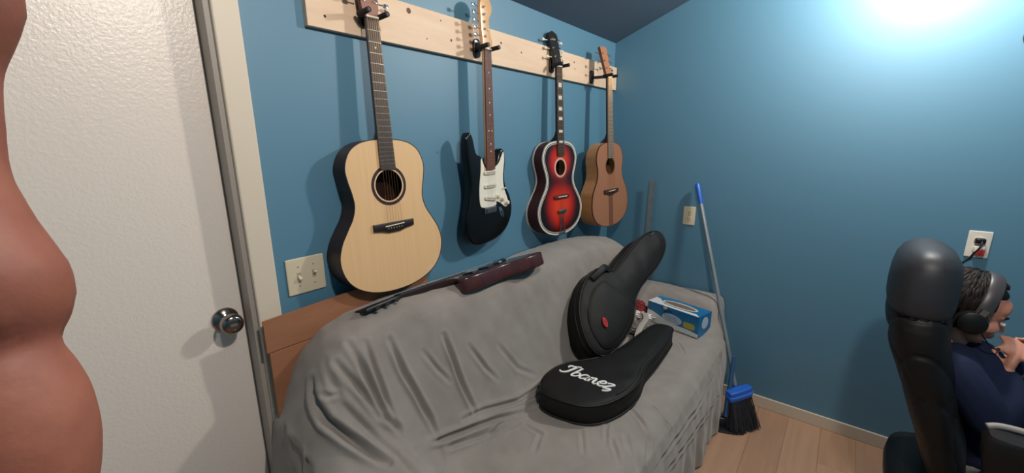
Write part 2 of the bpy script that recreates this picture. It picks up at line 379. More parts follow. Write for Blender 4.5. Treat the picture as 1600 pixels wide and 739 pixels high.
t = thing('power_plug', 'black plug and cord in the white outlet, hanging behind the child', 'plug', M2 @ Vector((0, .02, .01)))
put('plug_body', box(-.016, .016, .008, .030, .009, .034, .005, 3, M=M2), BLACKP, t, 40)
c = [M2 @ Vector(p) for p in ((.004, .018, .030), (.003, .005, .040), (-.003, -.015, .042), (-.014, -.040, .034), (-.020, -.065, .022), (-.036, -.09, .014), (-.05, -.14, .010), (-.055, -.25, .010), (-.05, -.45, .010))]
put('cord', tube(spline(c, 6, False), .0036, 8), BLACKP, t, True)
t = thing('charger', 'white and red plug-in adapter in the lower socket of the white outlet', 'charger', M2 @ Vector((0, -.02, .01)))
put('charger_body', box(-.014, .018, -.034, -.004, .0088, .030, .004, 3, M=M2), WHITEP, t, 40)
put('red_face', box(-.004, .0195, -.045, -.016, .010, .033, .003, 2, M=M2), mat('red_plastic', (176, 52, 48), .4), t, 40)
# ---------------------------------------------------------------- pine board
BD = thing('hanger_board', 'long knotty pine board screwed to the blue wall, carrying the guitar hangers', 'board', (-1.01, 0, 1.96))
bx = box(-2.0135, -.006, -.0205, -.0, 1.8905, 2.029, .0015)
put('board', bx, PINE, BD)
knot = mat('knot', (128, 78, 46), .6, var=((70, 40, 24), 40, (1, 1, 1), .3, .7)); hole = mat('screw_head', (60, 45, 36), .4, metal=.6)
for i, (x, z, r) in enumerate([(-1.75, 1.985, .0045), (-1.655, 2.006, .0095), (-1.51, 2.004, .003), (-1.46, 1.945, .005), (-1.165, 1.985, .0055), (-1.25, 1.944, .003), (-.62, 1.962, .006), (-.70, 1.99, .004), (-.705, 1.925, .003), (-1.02, 1.968, .004), (-.535, 1.957, .004), (-.545, 1.99, .005), (-.36, 1.95, .004), (-1.96, 1.925, .004), (-.085, 1.99, .004), (-.08, 1.925, .004), (-1.27, 2.0, .003), (-1.58, 1.93, .003)]):
    put('knot' if r > .0042 else 'screw', lathe([(0, .0211), (r * .8, .0211), (r, .0206)], MA @ Matrix.Translation((x, z, 0)), 14), knot if r > .0042 else hole, BD)
# ---------------------------------------------------------------- guitars
def rotm(yaw, lean, roll): return Matrix.Rotation(yaw, 4, 'Z') @ Matrix.Rotation(lean, 4, 'X') @ Matrix.Rotation(roll, 4, 'Y')
G = MA.copy()                                          # plate coordinates (x, z, towards the player) -> guitar space
def fretpos(n, scale=.648): return scale * (1 - 2 ** (-n / 12))
def body_outline(L, wl, wu, zt, waist=.82, wz=.40, lz=.72):
    ww = wu * waist
    dw = wl - ww
    R = [(0, 0), (.36 * wu, .004), (.66 * wu, .027), (.88 * wu, .078), (wu, .165), (ww + .80 * (wu - ww), .245), (ww + .22 * (wu - ww), wz - .075), (ww, wz), (ww + .16 * dw, wz + .075), (ww + .48 * dw, wz + .145), (ww + .82 * dw, wz + .225), (wl, lz), (.955 * wl, .82), (.82 * wl, .90), (.60 * wl, .957), (.32 * wl, .990)]
    P = [(x, -zt - L * y, 0) for x, y in R] + [(0, -zt - L, 0)] + [(-x, -zt - L * y, 0) for x, y in R[:0:-1]]
    return spline(P, 6)
def loft(rings, bm=None, caps=True):
    b = bm or bmesh.new(); V = [[b.verts.new(p) for p in r] for r in rings]; n = len(V[0])
    for i in range(len(V) - 1):
        for k in range(n): b.faces.new((V[i][k], V[i][(k + 1) % n], V[i + 1][(k + 1) % n], V[i + 1][k]))
    if caps: b.faces.new(V[0][::-1]); b.faces.new(V[-1])
    return b
def neck_bm(z1, w0, w1, d0, d1, heel=None):
    rings = []; n = 12
    zs = [0, -.03, -.1, -.2, z1 + .09, z1 + .055, z1 + .03, z1 + .012, z1]
    for z in zs:
        t = z / z1; w_ = (w0 + (w1 - w0) * t) / 2; d = d0 + (d1 - d0) * t
        if heel:
            s = max(0, 1 - (z - z1) / .06); d += heel * s * s; w_ *= (1 - .25 * s)
        rings.append([G @ Vector((w_ * math.cos(math.pi * k / n), z, -.006 - d * math.sin(math.pi * k / n) ** .8)) for k in range(n + 1)])
    return loft(rings)
def fretboard(par, L, w0, w1, nfr, mboard, mfret, inlays, mode='dot', minl=None):
    wz = lambda z: (w0 + (w1 - w0) * (-z / L)) / 2
    fb = obj('fretboard', plate([(-w0 / 2, 0), (w0 / 2, 0), (w1 / 2, -L), (-w1 / 2, -L)], -.006, 0, G), mboard, par)
    for n in range(1, nfr + 1):
        z = -fretpos(n)
        if -z > L: break
        obj('fret', box(-wz(z) + .0005, wz(z) - .0005, z - .001, z + .001, -.0004, .0012, .0004, 1, M=G), mfret, fb)
    for n in inlays:
        z = -(fretpos(n) + fretpos(n - 1)) / 2
        if mode == 'dot':
            for dx in ((-.011, .011) if n == 12 else (0,)):
                obj('inlay', lathe([(0, .0006), (.003, .0006), (.003, -.0002)], G @ Matrix.Translation((dx, z, 0)), 12), minl, fb)
        else:
            hz = (fretpos(n) - fretpos(n - 1)) * .33
            obj('inlay', box(-wz(z) * .55, wz(z) * .55, z - hz, z + hz, -.0002, .0006, M=G), minl, fb)
    obj('nut', box(-w0 / 2, w0 / 2, -.001, .005, -.006, .003, .0007, 1, M=G), mat('bone', (236, 226, 205), .35), par)
    return fb
def strings(par, zs, ws, ze, we, h1, m, r=.00045):
    for k in range(6):
        a = (k - 2.5) / 5
        b = tube([G @ Vector((a * .034, .002, .0025)), G @ Vector((a * ws, zs, h1))], r, 6)
        if ze: tube([G @ Vector((a * ws, zs, h1)), G @ Vector((a * we, ze, h1 * .4))], r, 6, b)
        obj('string', b, m, par)
def peg(par, x, z, side, HM, mbut, post=True):
    b = tube([HM @ Vector((x, z, -.010)), HM @ Vector((x + side * .022, z, -.010))], .0022, 8)
    merge(b, slab([Vector((p.x, p.y, 0)) for p in rounded(.009, .0065, .005, 4)], -.003, .003, .0015, 2, HM @ Matrix.Translation((x + side * .030, z, -.010))))
    o = obj('tuning_peg', b, mbut, par, 40)
    return o
def post(par, x, z, HM, m):
    return obj('string_post', lathe([(.0048, -.001), (.0048, .003), (.003, .0035), (.003, .011), (0, .011)], HM @ Matrix.Translation((x, z, 0)), 14), m, par, 40)
BRASSW = mat('bronze_strings', (190, 150, 100), .3, metal=1); SSTR = mat('steel_strings', (190, 190, 190), .3, metal=1); FRET = mat('nickel_frets', (205, 200, 190), .28, metal=1)
PEARL = mat('pearl', (225, 220, 205), .3)
def acoustic(label, loc, rot, P, C, group='acoustic'):
    L, wl, wu, zt, dep = P
    t = thing('acoustic_guitar', label, 'guitar', loc, rotm(*rot).to_euler())
    out = body_outline(L, wl, wu, zt, C.get('waist', .82), C.get('wz', .40))
    HC = C['hole_z']; hr = C.get('hole_r', .05)
    h = -.007
    b = band(out, inset(out, .0025), h - dep, h - .002, G); plate(inset(out, .0005), h - dep, h - dep + .003, G, bm=b)
    def taper(b):
        for v in b.verts:
            if v.co.y > .007 + dep * .5:
                f = max(0, min(1, (-zt - v.co.z) / L)); v.co.y -= dep * (.04 + .30 * (1 - f))
        return b
    taper(b)
    bs = obj('back_and_sides', b, C['side'], t, 35)
    sb = obj('soundboard', plate(inset(out, .0008), h - .0025, h, G, [circle(0, HC, hr)]), C['top'], t)
    obj('binding', band(inset(out, -.0006), inset(out, C.get('bind', .0025)), h - .006, h + .0006, G), C['bindm'], t)
    if C.get('purf'):
        a, b2 = C['purf']; obj('purfling', band(inset(out, a), inset(out, b2), h - .001, h + .0008, G), C['bindm'], sb)
        obj('back_binding', taper(band(inset(out, -.0016), inset(out, .004), h - dep - .0006, h - dep + .009, G)), C['bindm'], t)
    # rosette rings around the hole
    for r0, r1, m_ in C['rosette']: obj('rosette', band(circle(0, HC, r1, 48), circle(0, HC, r0, 48), h - .001, h + .0007, G), m_, sb)
    obj('neck', neck_bm(-zt - .004, .044, .055, .016, .02, .06 if not C.get('heel') else C['heel']), C['neck'], t, 50)
    fretboard(t, C['fbl'], .044, .057, C['nfr'], C['board'], C.get('fretm', FRET), C['inlays'], C.get('mode', 'dot'), PEARL)
    # bridge, saddle, pins
    zb = -.652
    if C['bridge'] == 'pin':
        bw = C.get('bw', .078)
        pts = [(-bw, .014), (bw, .014), (bw, -.008), (bw * .6, -.012), (bw * .3, -.019), (-bw * .3, -.019), (-bw * .6, -.012), (-bw, -.008)]
        br = obj('bridge', slab([Vector((x, zb + y, 0)) for x, y in pts], h, h + .009, .002, 2, G), C['bridgem'], t, 30)
        for k in range(6): obj('bridge_pin', lathe([(.0025, .008), (.003, .0105), (0, .012)], G @ Matrix.Translation(((k - 2.5) * .0105, zb - .005, h)), 10), C.get('pinm', DARKH), br)
        obj('saddle', box(-.037, .037, zb + .003, zb + .0062, h + .007, h + .0125, .0006, 1, M=G @ Matrix.Translation((0, zb, 0)) @ Matrix.Rotation(math.radians(2.5), 4, 'Z') @ Matrix.Translation((0, -zb, 0))), mat('bone', (236, 226, 205), .35), br)
        strings(t, zb + .004, .054, zb - .005, .054, h + .0125, BRASSW)
    else:
        pts = [(-.065, .004), (-.05, .011), (.05, .011), (.065, .004), (.065, -.006), (.05, -.011), (-.05, -.011), (-.065, -.006)]
        br = obj('bridge', slab([Vector((x, zb + y, 0)) for x, y in pts], h, h + .010, .002, 2, G), C['bridgem'], t, 30)
        obj('saddle', box(-.037, .037, zb - .002, zb + .002, h + .009, h + .015, .0006, 1, M=G), mat('bone', (236, 226, 205), .35), br)
        strings(t, zb, .054, zb - .078, .04, h + .015, BRASSW)
        zt2 = zb - .078; zz = -zt - L
        b = box(-.034, .034, zt2 - .008, zt2 + .008, h + .004, h + .012, .002, M=G)
        for s in (-1, 1): tube([G @ Vector((s * .026, zt2, h + .008)), G @ Vector((s * .012, zt2 - .05, h + .006)), G @ Vector((s * .022, zz + .004, h + .006)), G @ Vector((s * .022, zz - .005, h - .02))], .0022, 8, b)
        tube([G @ Vector((s * .008, zt2, h + .008)) for s in (-1, 1)], .002, 6, b)
        for s in (-1, 1): tube([G @ Vector((s * .007, zt2, h + .007)), G @ Vector((s * .007, zz + .004, h + .005))], .0018, 6, b)
        box(-.028, .028, zz - .002, zz + .010, h - .0, h + .007, .002, bm=b, M=G)
        obj('tailpiece', b, STEEL, t, 40)
    # headstock
    HM = G @ Matrix.Translation((0, .004, -.004)) @ Matrix.Rotation(math.radians(-C.get('tilt', 13)), 4, 'X')
    hs = C['head']
    hd = obj('headstock', slab(spline(hs, 3) if C.get('hspline') else [Vector((a, b_, 0)) for a, b_ in hs], -.016, 0, .0015, 2, HM), C['headside'], t, 30)
    obj('headstock_face', plate(inset([Vector((a, b_, 0)) for a, b_ in hs], .0008), -.0004, .0012, HM), C['headm'], hd)
    HM2 = HM @ Matrix.Translation((0, 0, .0012))
    for k in range(3):
        for s in (-1, 1):
            z = .045 + .042 * k; xw = C['hw'](z)
            post(hd, s * (xw - .014), z, HM2, CHROME); peg(hd, s * xw, z, s, HM, C['pegm'])
    if C.get('mark'):
        for a in C['mark']: obj('logo', tube([HM2 @ Vector((x, z, .0006)) for x, z in a], .0011, 6), PEARL, hd)
    return t, out
SPRUCE = mat('spruce_top', (228, 189, 142), .38, var=((218, 176, 126), 1.6, (60, 1, 1.5), .25, .8), coat=.25)
ROSEW = mat('rosewood_board', (62, 42, 34), .5, var=((44, 30, 26), 14, (8, 1, 1), .3, .7)); EBONY = mat('ebony', (34, 27, 25), .45)
DARKM = mat('dark_mahogany_sides', (66, 40, 32), .38, var=((46, 28, 24), 5, (1, 1, 9), .3, .7), spec=.3)
MAHN = mat('mahogany_neck', (92, 56, 40), .4)
BUTTON = mat('chrome_button', (215, 212, 208), .15, metal=1)
hw = lambda z: .030 + .09 * z
hsA = [(-.022, 0), (.022, 0), (.029, .022), (.038, .165), (.034, .175), (0, .170), (-.034, .175), (-.038, .165), (-.029, .022)]
acoustic('natural spruce top acoustic guitar with dark sides, nearest the light switch', (-1.832, -.0659, 1.9396), (-.0278, -.0481, -.0113), (.5121, .2014, .1483, .3644, .1000),
    dict(side=DARKM, top=SPRUCE, bindm=EBONY, bind=.0022, hole_z=-.515, hole_r=.051, rosette=[(.0515, .0555, mat('rosette_cream', (226, 196, 160), .4)), (.0555, .0665, mat('rosette_dark', (58, 34, 28), .4)), (.0665, .068, mat('rosette_cream', (226, 196, 160), .4))],
    heel=.045, neck=MAHN, fbl=.462, nfr=20, board=mat('grey_rosewood', (74, 62, 56), .45, var=((58, 46, 42), 14, (8, 1, 1), .3, .7)), inlays=[3], bridge='pin', bridgem=EBONY, pinm=mat('pin_grey', (96, 88, 80), .4), head=hsA, headside=MAHN, headm=mat('headstock_rose', (150, 108, 92), .4), hw=hw, pegm=BUTTON, waist=.89, tilt=4))
# sunburst top of the third guitar: red centre, dark rim
def sunburst(name, zc1, r1x, r1z, zc2, r2x, r2z):
    m = bpy.data.materials.new(name); m.use_nodes = True; nt = m.node_tree; b = nt.nodes['Principled BSDF']; b.inputs['Roughness'].default_value = .22; b.inputs['Coat Weight'].default_value = .3
    tc = nt.nodes.new('ShaderNodeTexCoord'); L = []
    for zc, rx, rz in ((zc1, r1x, r1z), (zc2, r2x, r2z)):
        mp = nt.nodes.new('ShaderNodeMapping'); mp.inputs['Location'].default_value = (0, 0, -zc / rz); mp.inputs['Scale'].default_value = (1 / rx, 0, 1 / rz)
        nt.links.new(tc.outputs['Object'], mp.inputs[0]); ln = nt.nodes.new('ShaderNodeVectorMath'); ln.operation = 'LENGTH'; nt.links.new(mp.outputs[0], ln.inputs[0]); L.append(ln)
    mn = nt.nodes.new('ShaderNodeMath'); mn.operation = 'SMOOTH_MIN'; mn.inputs[2].default_value = .5; nt.links.new(L[0].outputs['Value'], mn.inputs[0]); nt.links.new(L[1].outputs['Value'], mn.inputs[1])
    n = nt.nodes.new('ShaderNodeTexNoise'); n.inputs['Scale'].default_value = 9; ma = nt.nodes.new('ShaderNodeMath'); ma.operation = 'MULTIPLY_ADD'; ma.inputs[1].default_value = .12
    nt.links.new(tc.outputs['Object'], n.inputs['Vector']); nt.links.new(n.outputs['Fac'], ma.inputs[0]); nt.links.new(mn.outputs[0], ma.inputs[2])
    rp = nt.nodes.new('ShaderNodeValToRGB'); e = rp.color_ramp.elements; e[0].position = .28; e[0].color = rgb(214, 62, 24); e[1].position = .98; e[1].color = rgb(26, 9, 8)
    x = e.new(.62); x.color = rgb(176, 30, 16); x = e.new(.84); x.color = rgb(84, 14, 12)
    nt.links.new(ma.outputs[0], rp.inputs[0]); nt.links.new(rp.outputs[0], b.inputs['Base Color']); MATS[name] = m; return m
WB = mat('aged_white_binding', (206, 200, 186), .4)
P3 = (.4934, .1893, .1433, .3638, .0960)
acoustic('red sunburst acoustic guitar with white binding and metal tailpiece', (-.7766, -.0751, 1.9317), (-.0863, -.044, -.0078), P3,
    dict(side=mat('dark_red_sides', (62, 22, 20), .35, spec=.3), top=sunburst('red_sunburst', -.70, .165, .165, -.47, .125, .12), bindm=WB, bind=.0075, purf=(.0115, .0145), hole_z=-.50, hole_r=.041,
    rosette=[(.041, .052, mat('rosette_pink', (208, 168, 150), .4))], neck=mat('dark_neck', (38, 22, 20), .3), fbl=.44, nfr=18, board=ROSEW, fretm=STEEL, inlays=[3, 5, 7, 9, 12, 15], mode='block', bridge='tail', bridgem=mat('dark_bridge', (92, 30, 22), .4),
    head=[(-.022, 0), (.022, 0), (.026, .02), (.036, .15), (.030, .165), (0, .178), (-.030, .165), (-.036, .15), (-.026, .02)], headside=mat('dark_neck', (38, 22, 20), .3), headm=BLACKP, hw=hw, pegm=mat('ivory_button', (222, 214, 196), .3), waist=.80, wz=.41,
    mark=[[(-.016, .128), (-.010, .140), (-.006, .128), (-.002, .138), (.003, .129), (.007, .138), (.013, .131)]]))
CEDAR = mat('brown_top', (158, 108, 78), .38, var=((144, 96, 68), 1.6, (50, 1, 1.5), .25, .8), coat=.2)
P4 = (.4986, .1993, .1429, .3632, .1050)
g4, out4 = acoustic('tan brown acoustic guitar hanging nearest the corner, darker stripe down its top', (-.3497, -.1425, 1.9227), (-.0983, -.0592, -.0218), P4,
    dict(side=mat('tan_sides', (186, 132, 82), .32, var=((170, 116, 70), 4, (1, 1, 9), .3, .7), coat=.2), top=CEDAR, bindm=mat('brown_binding', (74, 42, 30), .4), bind=.0022, hole_z=-.50, hole_r=.047, rosette=[(.0475, .052, mat('rosette_brown', (96, 60, 44), .4))],
    neck=mat('dark_neck4', (52, 30, 24), .35), fbl=.455, nfr=20, board=mat('pale_glare_board', (128, 112, 98), .4), fretm=FRET, inlays=[], bridge='pin', bridgem=mat('bridge_brown', (62, 38, 30), .45), head=[(-.022, 0), (.022, 0), (.027, .02), (.034, .165), (.028, .172), (-.028, .172), (-.034, .165), (-.027, .02)],  # fretboard: pale grey-brown, with the glare of the strings put into the colour
    headside=mat('head_side', (110, 58, 40), .4), headm=mat('head_tan', (176, 120, 84), .4), hw=hw, pegm=BUTTON, waist=.93, wz=.36))
obj('center_stripe', box(-.024, .024, -.858, -.672, -.0072, -.0064, M=G), mat('stripe_brown', (112, 72, 52), .4), g4)
# electric guitar
def electric():
    t = thing('electric_guitar', 'black electric guitar with white pickguard and maple neck on the wall', 'guitar', (-1.3274, -.0898, 1.9245), rotm(.0832, -.0108, -.0047).to_euler())
    pts = [(-.030, -.440), (-.046, -.418), (-.062, -.412), (-.078, -.402), (-.088, -.372), (-.098, -.338), (-.116, -.322), (-.131, -.342), (-.134, -.41), (-.124, -.48), (-.118, -.54), (-.130, -.605), (-.148, -.665), (-.152, -.72), (-.132, -.765), (-.09, -.787), (-.02, -.790), (.05, -.783), (.115, -.757), (.158, -.71), (.172, -.655), (.156, -.60), (.124, -.55), (.116, -.50), (.126, -.45), (.122, -.410), (.104, -.388), (.084, -.402), (.068, -.440), (.05, -.470), (.032, -.478)]
    body = [Vector((a, b, 0)) for a, b in pts]; body = [v for v in spline([(a, b, 0) for a, b in pts], 4)]
    obj('body', slab(body, -.054, -.014, .009, 5, G), mat('gloss_black', (12, 11, 12), .22, coat=.15, spec=.35), t, 60)
    pg = spline([(-.052, -.425, 0), (-.030, -.462, 0), (.002, -.474, 0), (.035, -.468, 0), (.070, -.450, 0), (.092, -.420, 0), (.107, -.403, 0), (.112, -.44, 0), (.100, -.50, 0), (.104, -.555, 0), (.128, -.605, 0), (.136, -.636, 0), (.112, -.648, 0), (.080, -.628, 0), (.045, -.615, 0), (.040, -.632, 0), (-.044, -.632, 0), (-.068, -.615, 0), (-.070, -.55, 0), (-.058, -.48, 0)], 3)
    pk = obj('pickguard', slab(pg, -.014, -.0115, .0006, 1, G), mat('white_pickguard', (232, 226, 210), .3), t)
    for z, a in ((-.486, 0), (-.543, 0), (-.597, -9)):
        M = G @ Matrix.Translation((0, z, -.0115)) @ Matrix.Rotation(math.radians(a), 4, 'Z')
        pu = obj('pickup', slab([Vector((p.x, p.y, 0)) for p in rounded(.041, .0085, .008, 5)], 0, .007, .002, 2, M), mat('pickup_white', (214, 205, 184), .3), t, 40)
        for k in range(6): obj('pole_piece', lathe([(.0022, .006), (.0022, .0078), (0, .0078)], M @ Matrix.Translation(((k - 2.5) * .0104, 0, 0)), 10), STEEL, pu)
    for x, z in ((.050, -.592), (.085, -.607), (.118, -.628)): obj('control_knob', lathe([(.0125, 0), (.0125, .003), (.010, .005), (.009, .014), (.0075, .0155), (0, .0155)], G @ Matrix.Translation((x, z, -.0115)), 20), mat('knob_white', (226, 216, 192), .35), t, 40)
    obj('selector_switch', tube([G @ Vector((.092, -.562, -.012)), G @ Vector((.100, -.560, .004))], [.0015, .004], 8), WHITEP, t)
    b = box(-.042, .042, -.660, -.634, -.014, -.008, .0015, M=G)
    for k in range(6): box((k - 2.5) * .0108 - .0048, (k - 2.5) * .0108 + .0048, -.655, -.638, -.008, -.003, .001, 1, bm=b, M=G)
    obj('bridge', b, STEEL, t)
    M = G @ Matrix.Translation((.082, -.668, -.014)) @ Matrix.Rotation(math.radians(-58), 4, 'Z')
    j = obj('jack_plate', slab(circle(0, 0, .027, 24, .0135), 0, .003, .0012, 2, M), CHROME, t, 40)
    obj('jack_hole', lathe([(0, .0036), (.006, .0036), (.0065, .0028)], M, 14), DARKH, j)
    for x, z in ((-.140, -.345), (.112, -.415)): obj('pickguard_screw', lathe([(.0035, -.002), (.0035, .001), (0, .0015)], G @ Matrix.Translation((x, z, -.0135)), 10), CHROME, t)
    MAPLE = mat('maple_neck', (222, 178, 128), .35, var=((208, 162, 112), 5, (1, 1, 4), .3, .8), coat=.3)
    obj('neck', neck_bm(-.47, .043, .056, .018, .021, .012), MAPLE, t, 50)
    fretboard(t, .474, .042, .056, 21, mat('rosewood_red', (112, 66, 50), .45, var=((92, 52, 40), 14, (8, 1, 1), .3, .7)), mat('worn_fret', (150, 118, 96), .35, metal=.6), [3, 5, 7, 9, 12, 15, 17], 'dot', PEARL)
    strings(t, -.646, .052, 0, 0, -.002, SSTR, .00035)
    HM = G @ Matrix.Translation((0, .004, -.006))
    hs = [(-.021, 0, 0), (-.023, .012, 0), (-.028, .05, 0), (-.033, .10, 0), (-.036, .15, 0), (-.028, .172, 0), (-.008, .186, 0), (.016, .186, 0), (.034, .172, 0), (.040, .150, 0), (.033, .130, 0), (.024, .118, 0), (.020, .10, 0), (.026, .06, 0), (.038, .03, 0), (.036, .014, 0), (.022, .002, 0)]
    hd = obj('headstock', slab(spline(hs, 3), -.015, 0, .0015, 2, HM), MAPLE, t, 40)
    for k in range(6):
        z = .018 + .0258 * k; x = -.008 - .002 * k
        post(hd, x, z, HM, CHROME); peg(hd, x - .016, z, -1, HM, BUTTON)
    obj('string_tree', lathe([(.004, 0), (.004, .003), (0, .004)], HM @ Matrix.Translation((.010, .07, 0)), 10), CHROME, hd)
electric()
# ---------------------------------------------------------------- wall hangers
def hanger(label, x, yn, z, g=None):
    t = thing('guitar_hanger', label, 'guitar hanger', (x, -.0205, z), None, 'guitar hangers on the pine board')
    M = MA @ Matrix.Translation((0, 0, 0))
    o = obj('mount_plate', slab(rounded(.019, .036, .016, 5), 0, .013, .004, 3, MA), BLACKP, t, 40)
    obj('mount_screw', lathe([(.0035, .0125), (.0035, .0145), (0, .015)], MA @ Matrix.Translation((0, .025, 0)), 10), STEEL, o)
    d = abs(yn) - .0205
    pts = [MA @ Vector(p) for p in ((0, -.004, .010), (0, -.006, max(.018, d - .036)))]
    obj('arm', tube(pts, .0085, 12), BLACKP, t, 40)
    yk = tube(spline([MA @ Vector(p) for p in ((-.031, -.004, d - .002), (-.030, -.006, d - .020), (-.016, -.008, d - .031), (0, -.008, d - .033), (.016, -.008, d - .031), (.030, -.006, d - .020), (.031, -.004, d - .002))], 5, False), .0062, 10)
    obj('yoke', yk, BLACKP, t, True)
    for s in (-1, 1):
        b = tube([MA @ Vector(p) for p in ((s * .031, -.006, d - .022), (s * .032, -.003, d + .036))], .0082, 14)
        f = obj('foam_grip', b, BLACKF, t, 40)
        obj('end_cap', tube([MA @ Vector((s * .032, -.003, d + .035)), MA @ Vector((s * .032, -.0028, d + .037))], .0045, 12), mat('grey_cap', (70, 64, 62), .5), f)
    return t
hanger('black hanger holding the spruce top guitar', -1.834, -.068, 1.952)
hanger('black hanger holding the black electric guitar', -1.3274, -.086, 1.936)
hanger('black hanger holding the red sunburst guitar', -.778, -.077, 1.943)
hanger('black hanger holding the tan guitar by the corner', -.352, -.140, 1.934)
# ---------------------------------------------------------------- sofa under its grey throw
V0, V1 = sofa_surface([(l_, w_ * .68, a_ * .9) for l_, w_, a_ in FOLDS])
CLOTH = mat('grey_velour', (148, 140, 133), .95, var=((134, 127, 120), 7, (1, 1, 1), .35, .7), bump=(420, .25, .002), sheen=.25, spec=.15)
SOFA = thing('sofa', 'sofa along the back wall covered in a rumpled grey throw', 'sofa', (-1.2, -.45, 0))
def grid_obj(name, V, m, par):
    nx, ny = V.shape[:2]; idx = np.arange(nx * ny).reshape(nx, ny)
    F = np.stack([idx[:-1, :-1], idx[1:, :-1], idx[1:, 1:], idx[:-1, 1:]], -1).reshape(-1, 4)
    me = bpy.data.meshes.new(name); me.from_pydata(V.reshape(-1, 3).tolist(), [], F.tolist()); me.update()
    o = bpy.data.objects.new(name, me); scn.collection.objects.link(o); me.materials.append(m); me.polygons.foreach_set('use_smooth', [True] * len(me.polygons))
    o.parent = par; bpy.context.view_layer.update(); o.matrix_parent_inverse = par.matrix_world.inverted(); return o
cv = grid_obj('throw', V1, CLOTH, SOFA)
FRM = mat('sofa_frame_fabric', (80, 74, 70), .9)
put('seat_frame', box(-2.15, -.24, -.80, -.10, .06, .42, .03), FRM, SOFA)
put('backrest', box(-2.08, -.32, -.15, -.06, .1, .93, .04), FRM, SOFA)
put('armrest', box(-.17, -.05, -.72, -.1, .08, .58, .03), FRM, SOFA)
put('armrest', box(-2.19, -2.08, -.66, -.1, .08, .60, .03), FRM, SOFA)
for x in (-2.05, -.3):
    for y in (-.72, -.16): put('leg', box(x - .025, x + .025, y - .025, y + .025, 0, .08, .004), FRM, SOFA)
# flattened carton standing between sofa and wall
CARD = mat('cardboard', (158, 106, 74), .75, var=((142, 93, 64), 4, (1, 1, 6), .3, .7)); 
t = thing('cardboard_sheet', 'flattened brown cardboard box standing behind the left end of the sofa', 'cardboard', (-1.9, -.05, 0))
Mc = Matrix.Translation((0, -.030, 0)) @ Matrix.Rotation(math.radians(.6), 4, 'X')
put('lower_panel', box(-2.243, -1.67, -.013, -.006, .004, .975, .001, M=Mc), CARD, t)
b = plate([(-2.249, .979), (-1.67, .979), (-1.66, 1.098), (-1.80, 1.096), (-2.249, 1.076)], .0055, .0125, Mc @ MA); put('upper_flap', b, CARD, t)
put('crease', box(-2.243, -1.67, -.011, -.0075, .972, .982, M=Mc), mat('cardboard_dark', (112, 72, 48), .8), t)
# dark solid-body guitar lying on the sofa back
def lying():
    MAHO = mat('oxblood_finish', (74, 34, 32), .25, var=((56, 24, 24), 5, (6, 1, 1), .3, .7), coat=.1)
    ax = Vector((-.995, .06, -.012)).normalized()      # from the body towards the headstock
    M = Matrix.Translation((-1.40, -.138, 1.046)) @ Matrix.Rotation(math.radians(-20), 4, 'X') @ Matrix.Rotation(math.radians(178), 4, 'Z') @ Matrix.Scale(.90, 4)
    t = thing('electric_guitar', 'dark red solid body guitar lying on top of the sofa back', 'guitar', (0, 0, 0)); t.matrix_world = M
    # local: +x towards the headstock, y across, z up = face
    pts = [(.225, -.030), (.255, -.060), (.262, -.095), (.232, -.118), (.17, -.125), (.10, -.118), (.04, -.112), (-.03, -.125), (-.10, -.158), (-.17, -.165), (-.235, -.140), (-.268, -.08), (-.275, 0), (-.268, .08), (-.235, .140), (-.17, .165), (-.10, .158), (-.03, .125), (.04, .112), (.10, .118), (.17, .125), (.232, .118), (.262, .095), (.255, .060), (.225, .030)]
    out = spline([(a, b, 0) for a, b in pts], 4)
    obj('body', slab(out, -.062, 0, .008, 4), MAHO, t, 60)
    for x in (.12, .02): obj('pickup', box(x - .019, x + .019, -.036, .036, -.002, .008, .003), mat('pickup_black', (16, 14, 14), .25, coat=.5), t)
    obj('bridge', box(-.055, -.030, -.042, .042, .004, .014, .003), CHROME, t)
    obj('tailpiece', tube([(-.085, -.045, .010), (-.085, .045, .010)], .006, 10), CHROME, t, 40)
    for x, y in ((-.10, -.10), (-.155, -.115), (-.14, -.07), (-.19, -.09)): obj('control_knob', lathe([(.011, 0), (.010, .013), (0, .014)], Matrix.Translation((x, y, 0)), 16), BLACKP, t, 40)
    n = 12; rings = []
    for x, w_, d in ((.215, .030, .060), (.24, .030, .050), (.30, .029, .042), (.38, .026, .034), (.46, .023, .026), (.50, .0215, .022)):
        rings.append([Vector((x, w_ * math.cos(math.pi * k / n), .010 - d * math.sin(math.pi * k / n) ** .8)) for k in range(n + 1)])
    obj('neck', loft(rings), mat('dark_oxblood_neck', (40, 26, 24), .35, coat=.1), t, 50)
    fb = obj('fretboard', plate([(.165, -.0285), (.50, -.0215), (.50, .0215), (.165, .0285)], .009, .015), EBONY, t)
    for k in range(1, 23):
        x = .50 - fretpos(k, .47); obj('fret', box(x - .001, x + .001, -.022, .022, .0148, .0162), FRET, fb)
    for k in range(6): obj('string', tube([(.505, (k - 2.5) * .0068, .0175), (-.042, (k - 2.5) * .0104, .0190)], .0006, 6), SSTR, t)
    HMx = Matrix.Translation((.50, 0, .012)) @ Matrix.Rotation(math.radians(3), 4, 'Y')
    hd = obj('headstock', slab([Vector(p) for p in ((0, -.022, 0), (.03, -.035, 0), (.155, -.040, 0), (.165, -.028, 0), (.155, 0, 0), (.165, .028, 0), (.155, .040, 0), (.03, .035, 0), (0, .022, 0))], -.015, 0, .0015, 2, HMx), BLACKP, t, 40)
    for k in range(3):
        for s in (-1, 1): obj('tuning_peg', tube([HMx @ Vector((.045 + .04 * k, s * .036, -.008)), HMx @ Vector((.045 + .04 * k, s * .054, -.008)), HMx @ Vector((.045 + .04 * k, s * .066, -.008))], [.003, .003, .008], 10), BLACKP, hd, 40)
    obj('strap_button', lathe([(.004, 0), (.003, .006), (.0065, .008), (.0065, .010), (0, .011)], toM((.18, -.124, -.022), (0, -1, 0)), 12), STEEL, t, 40)
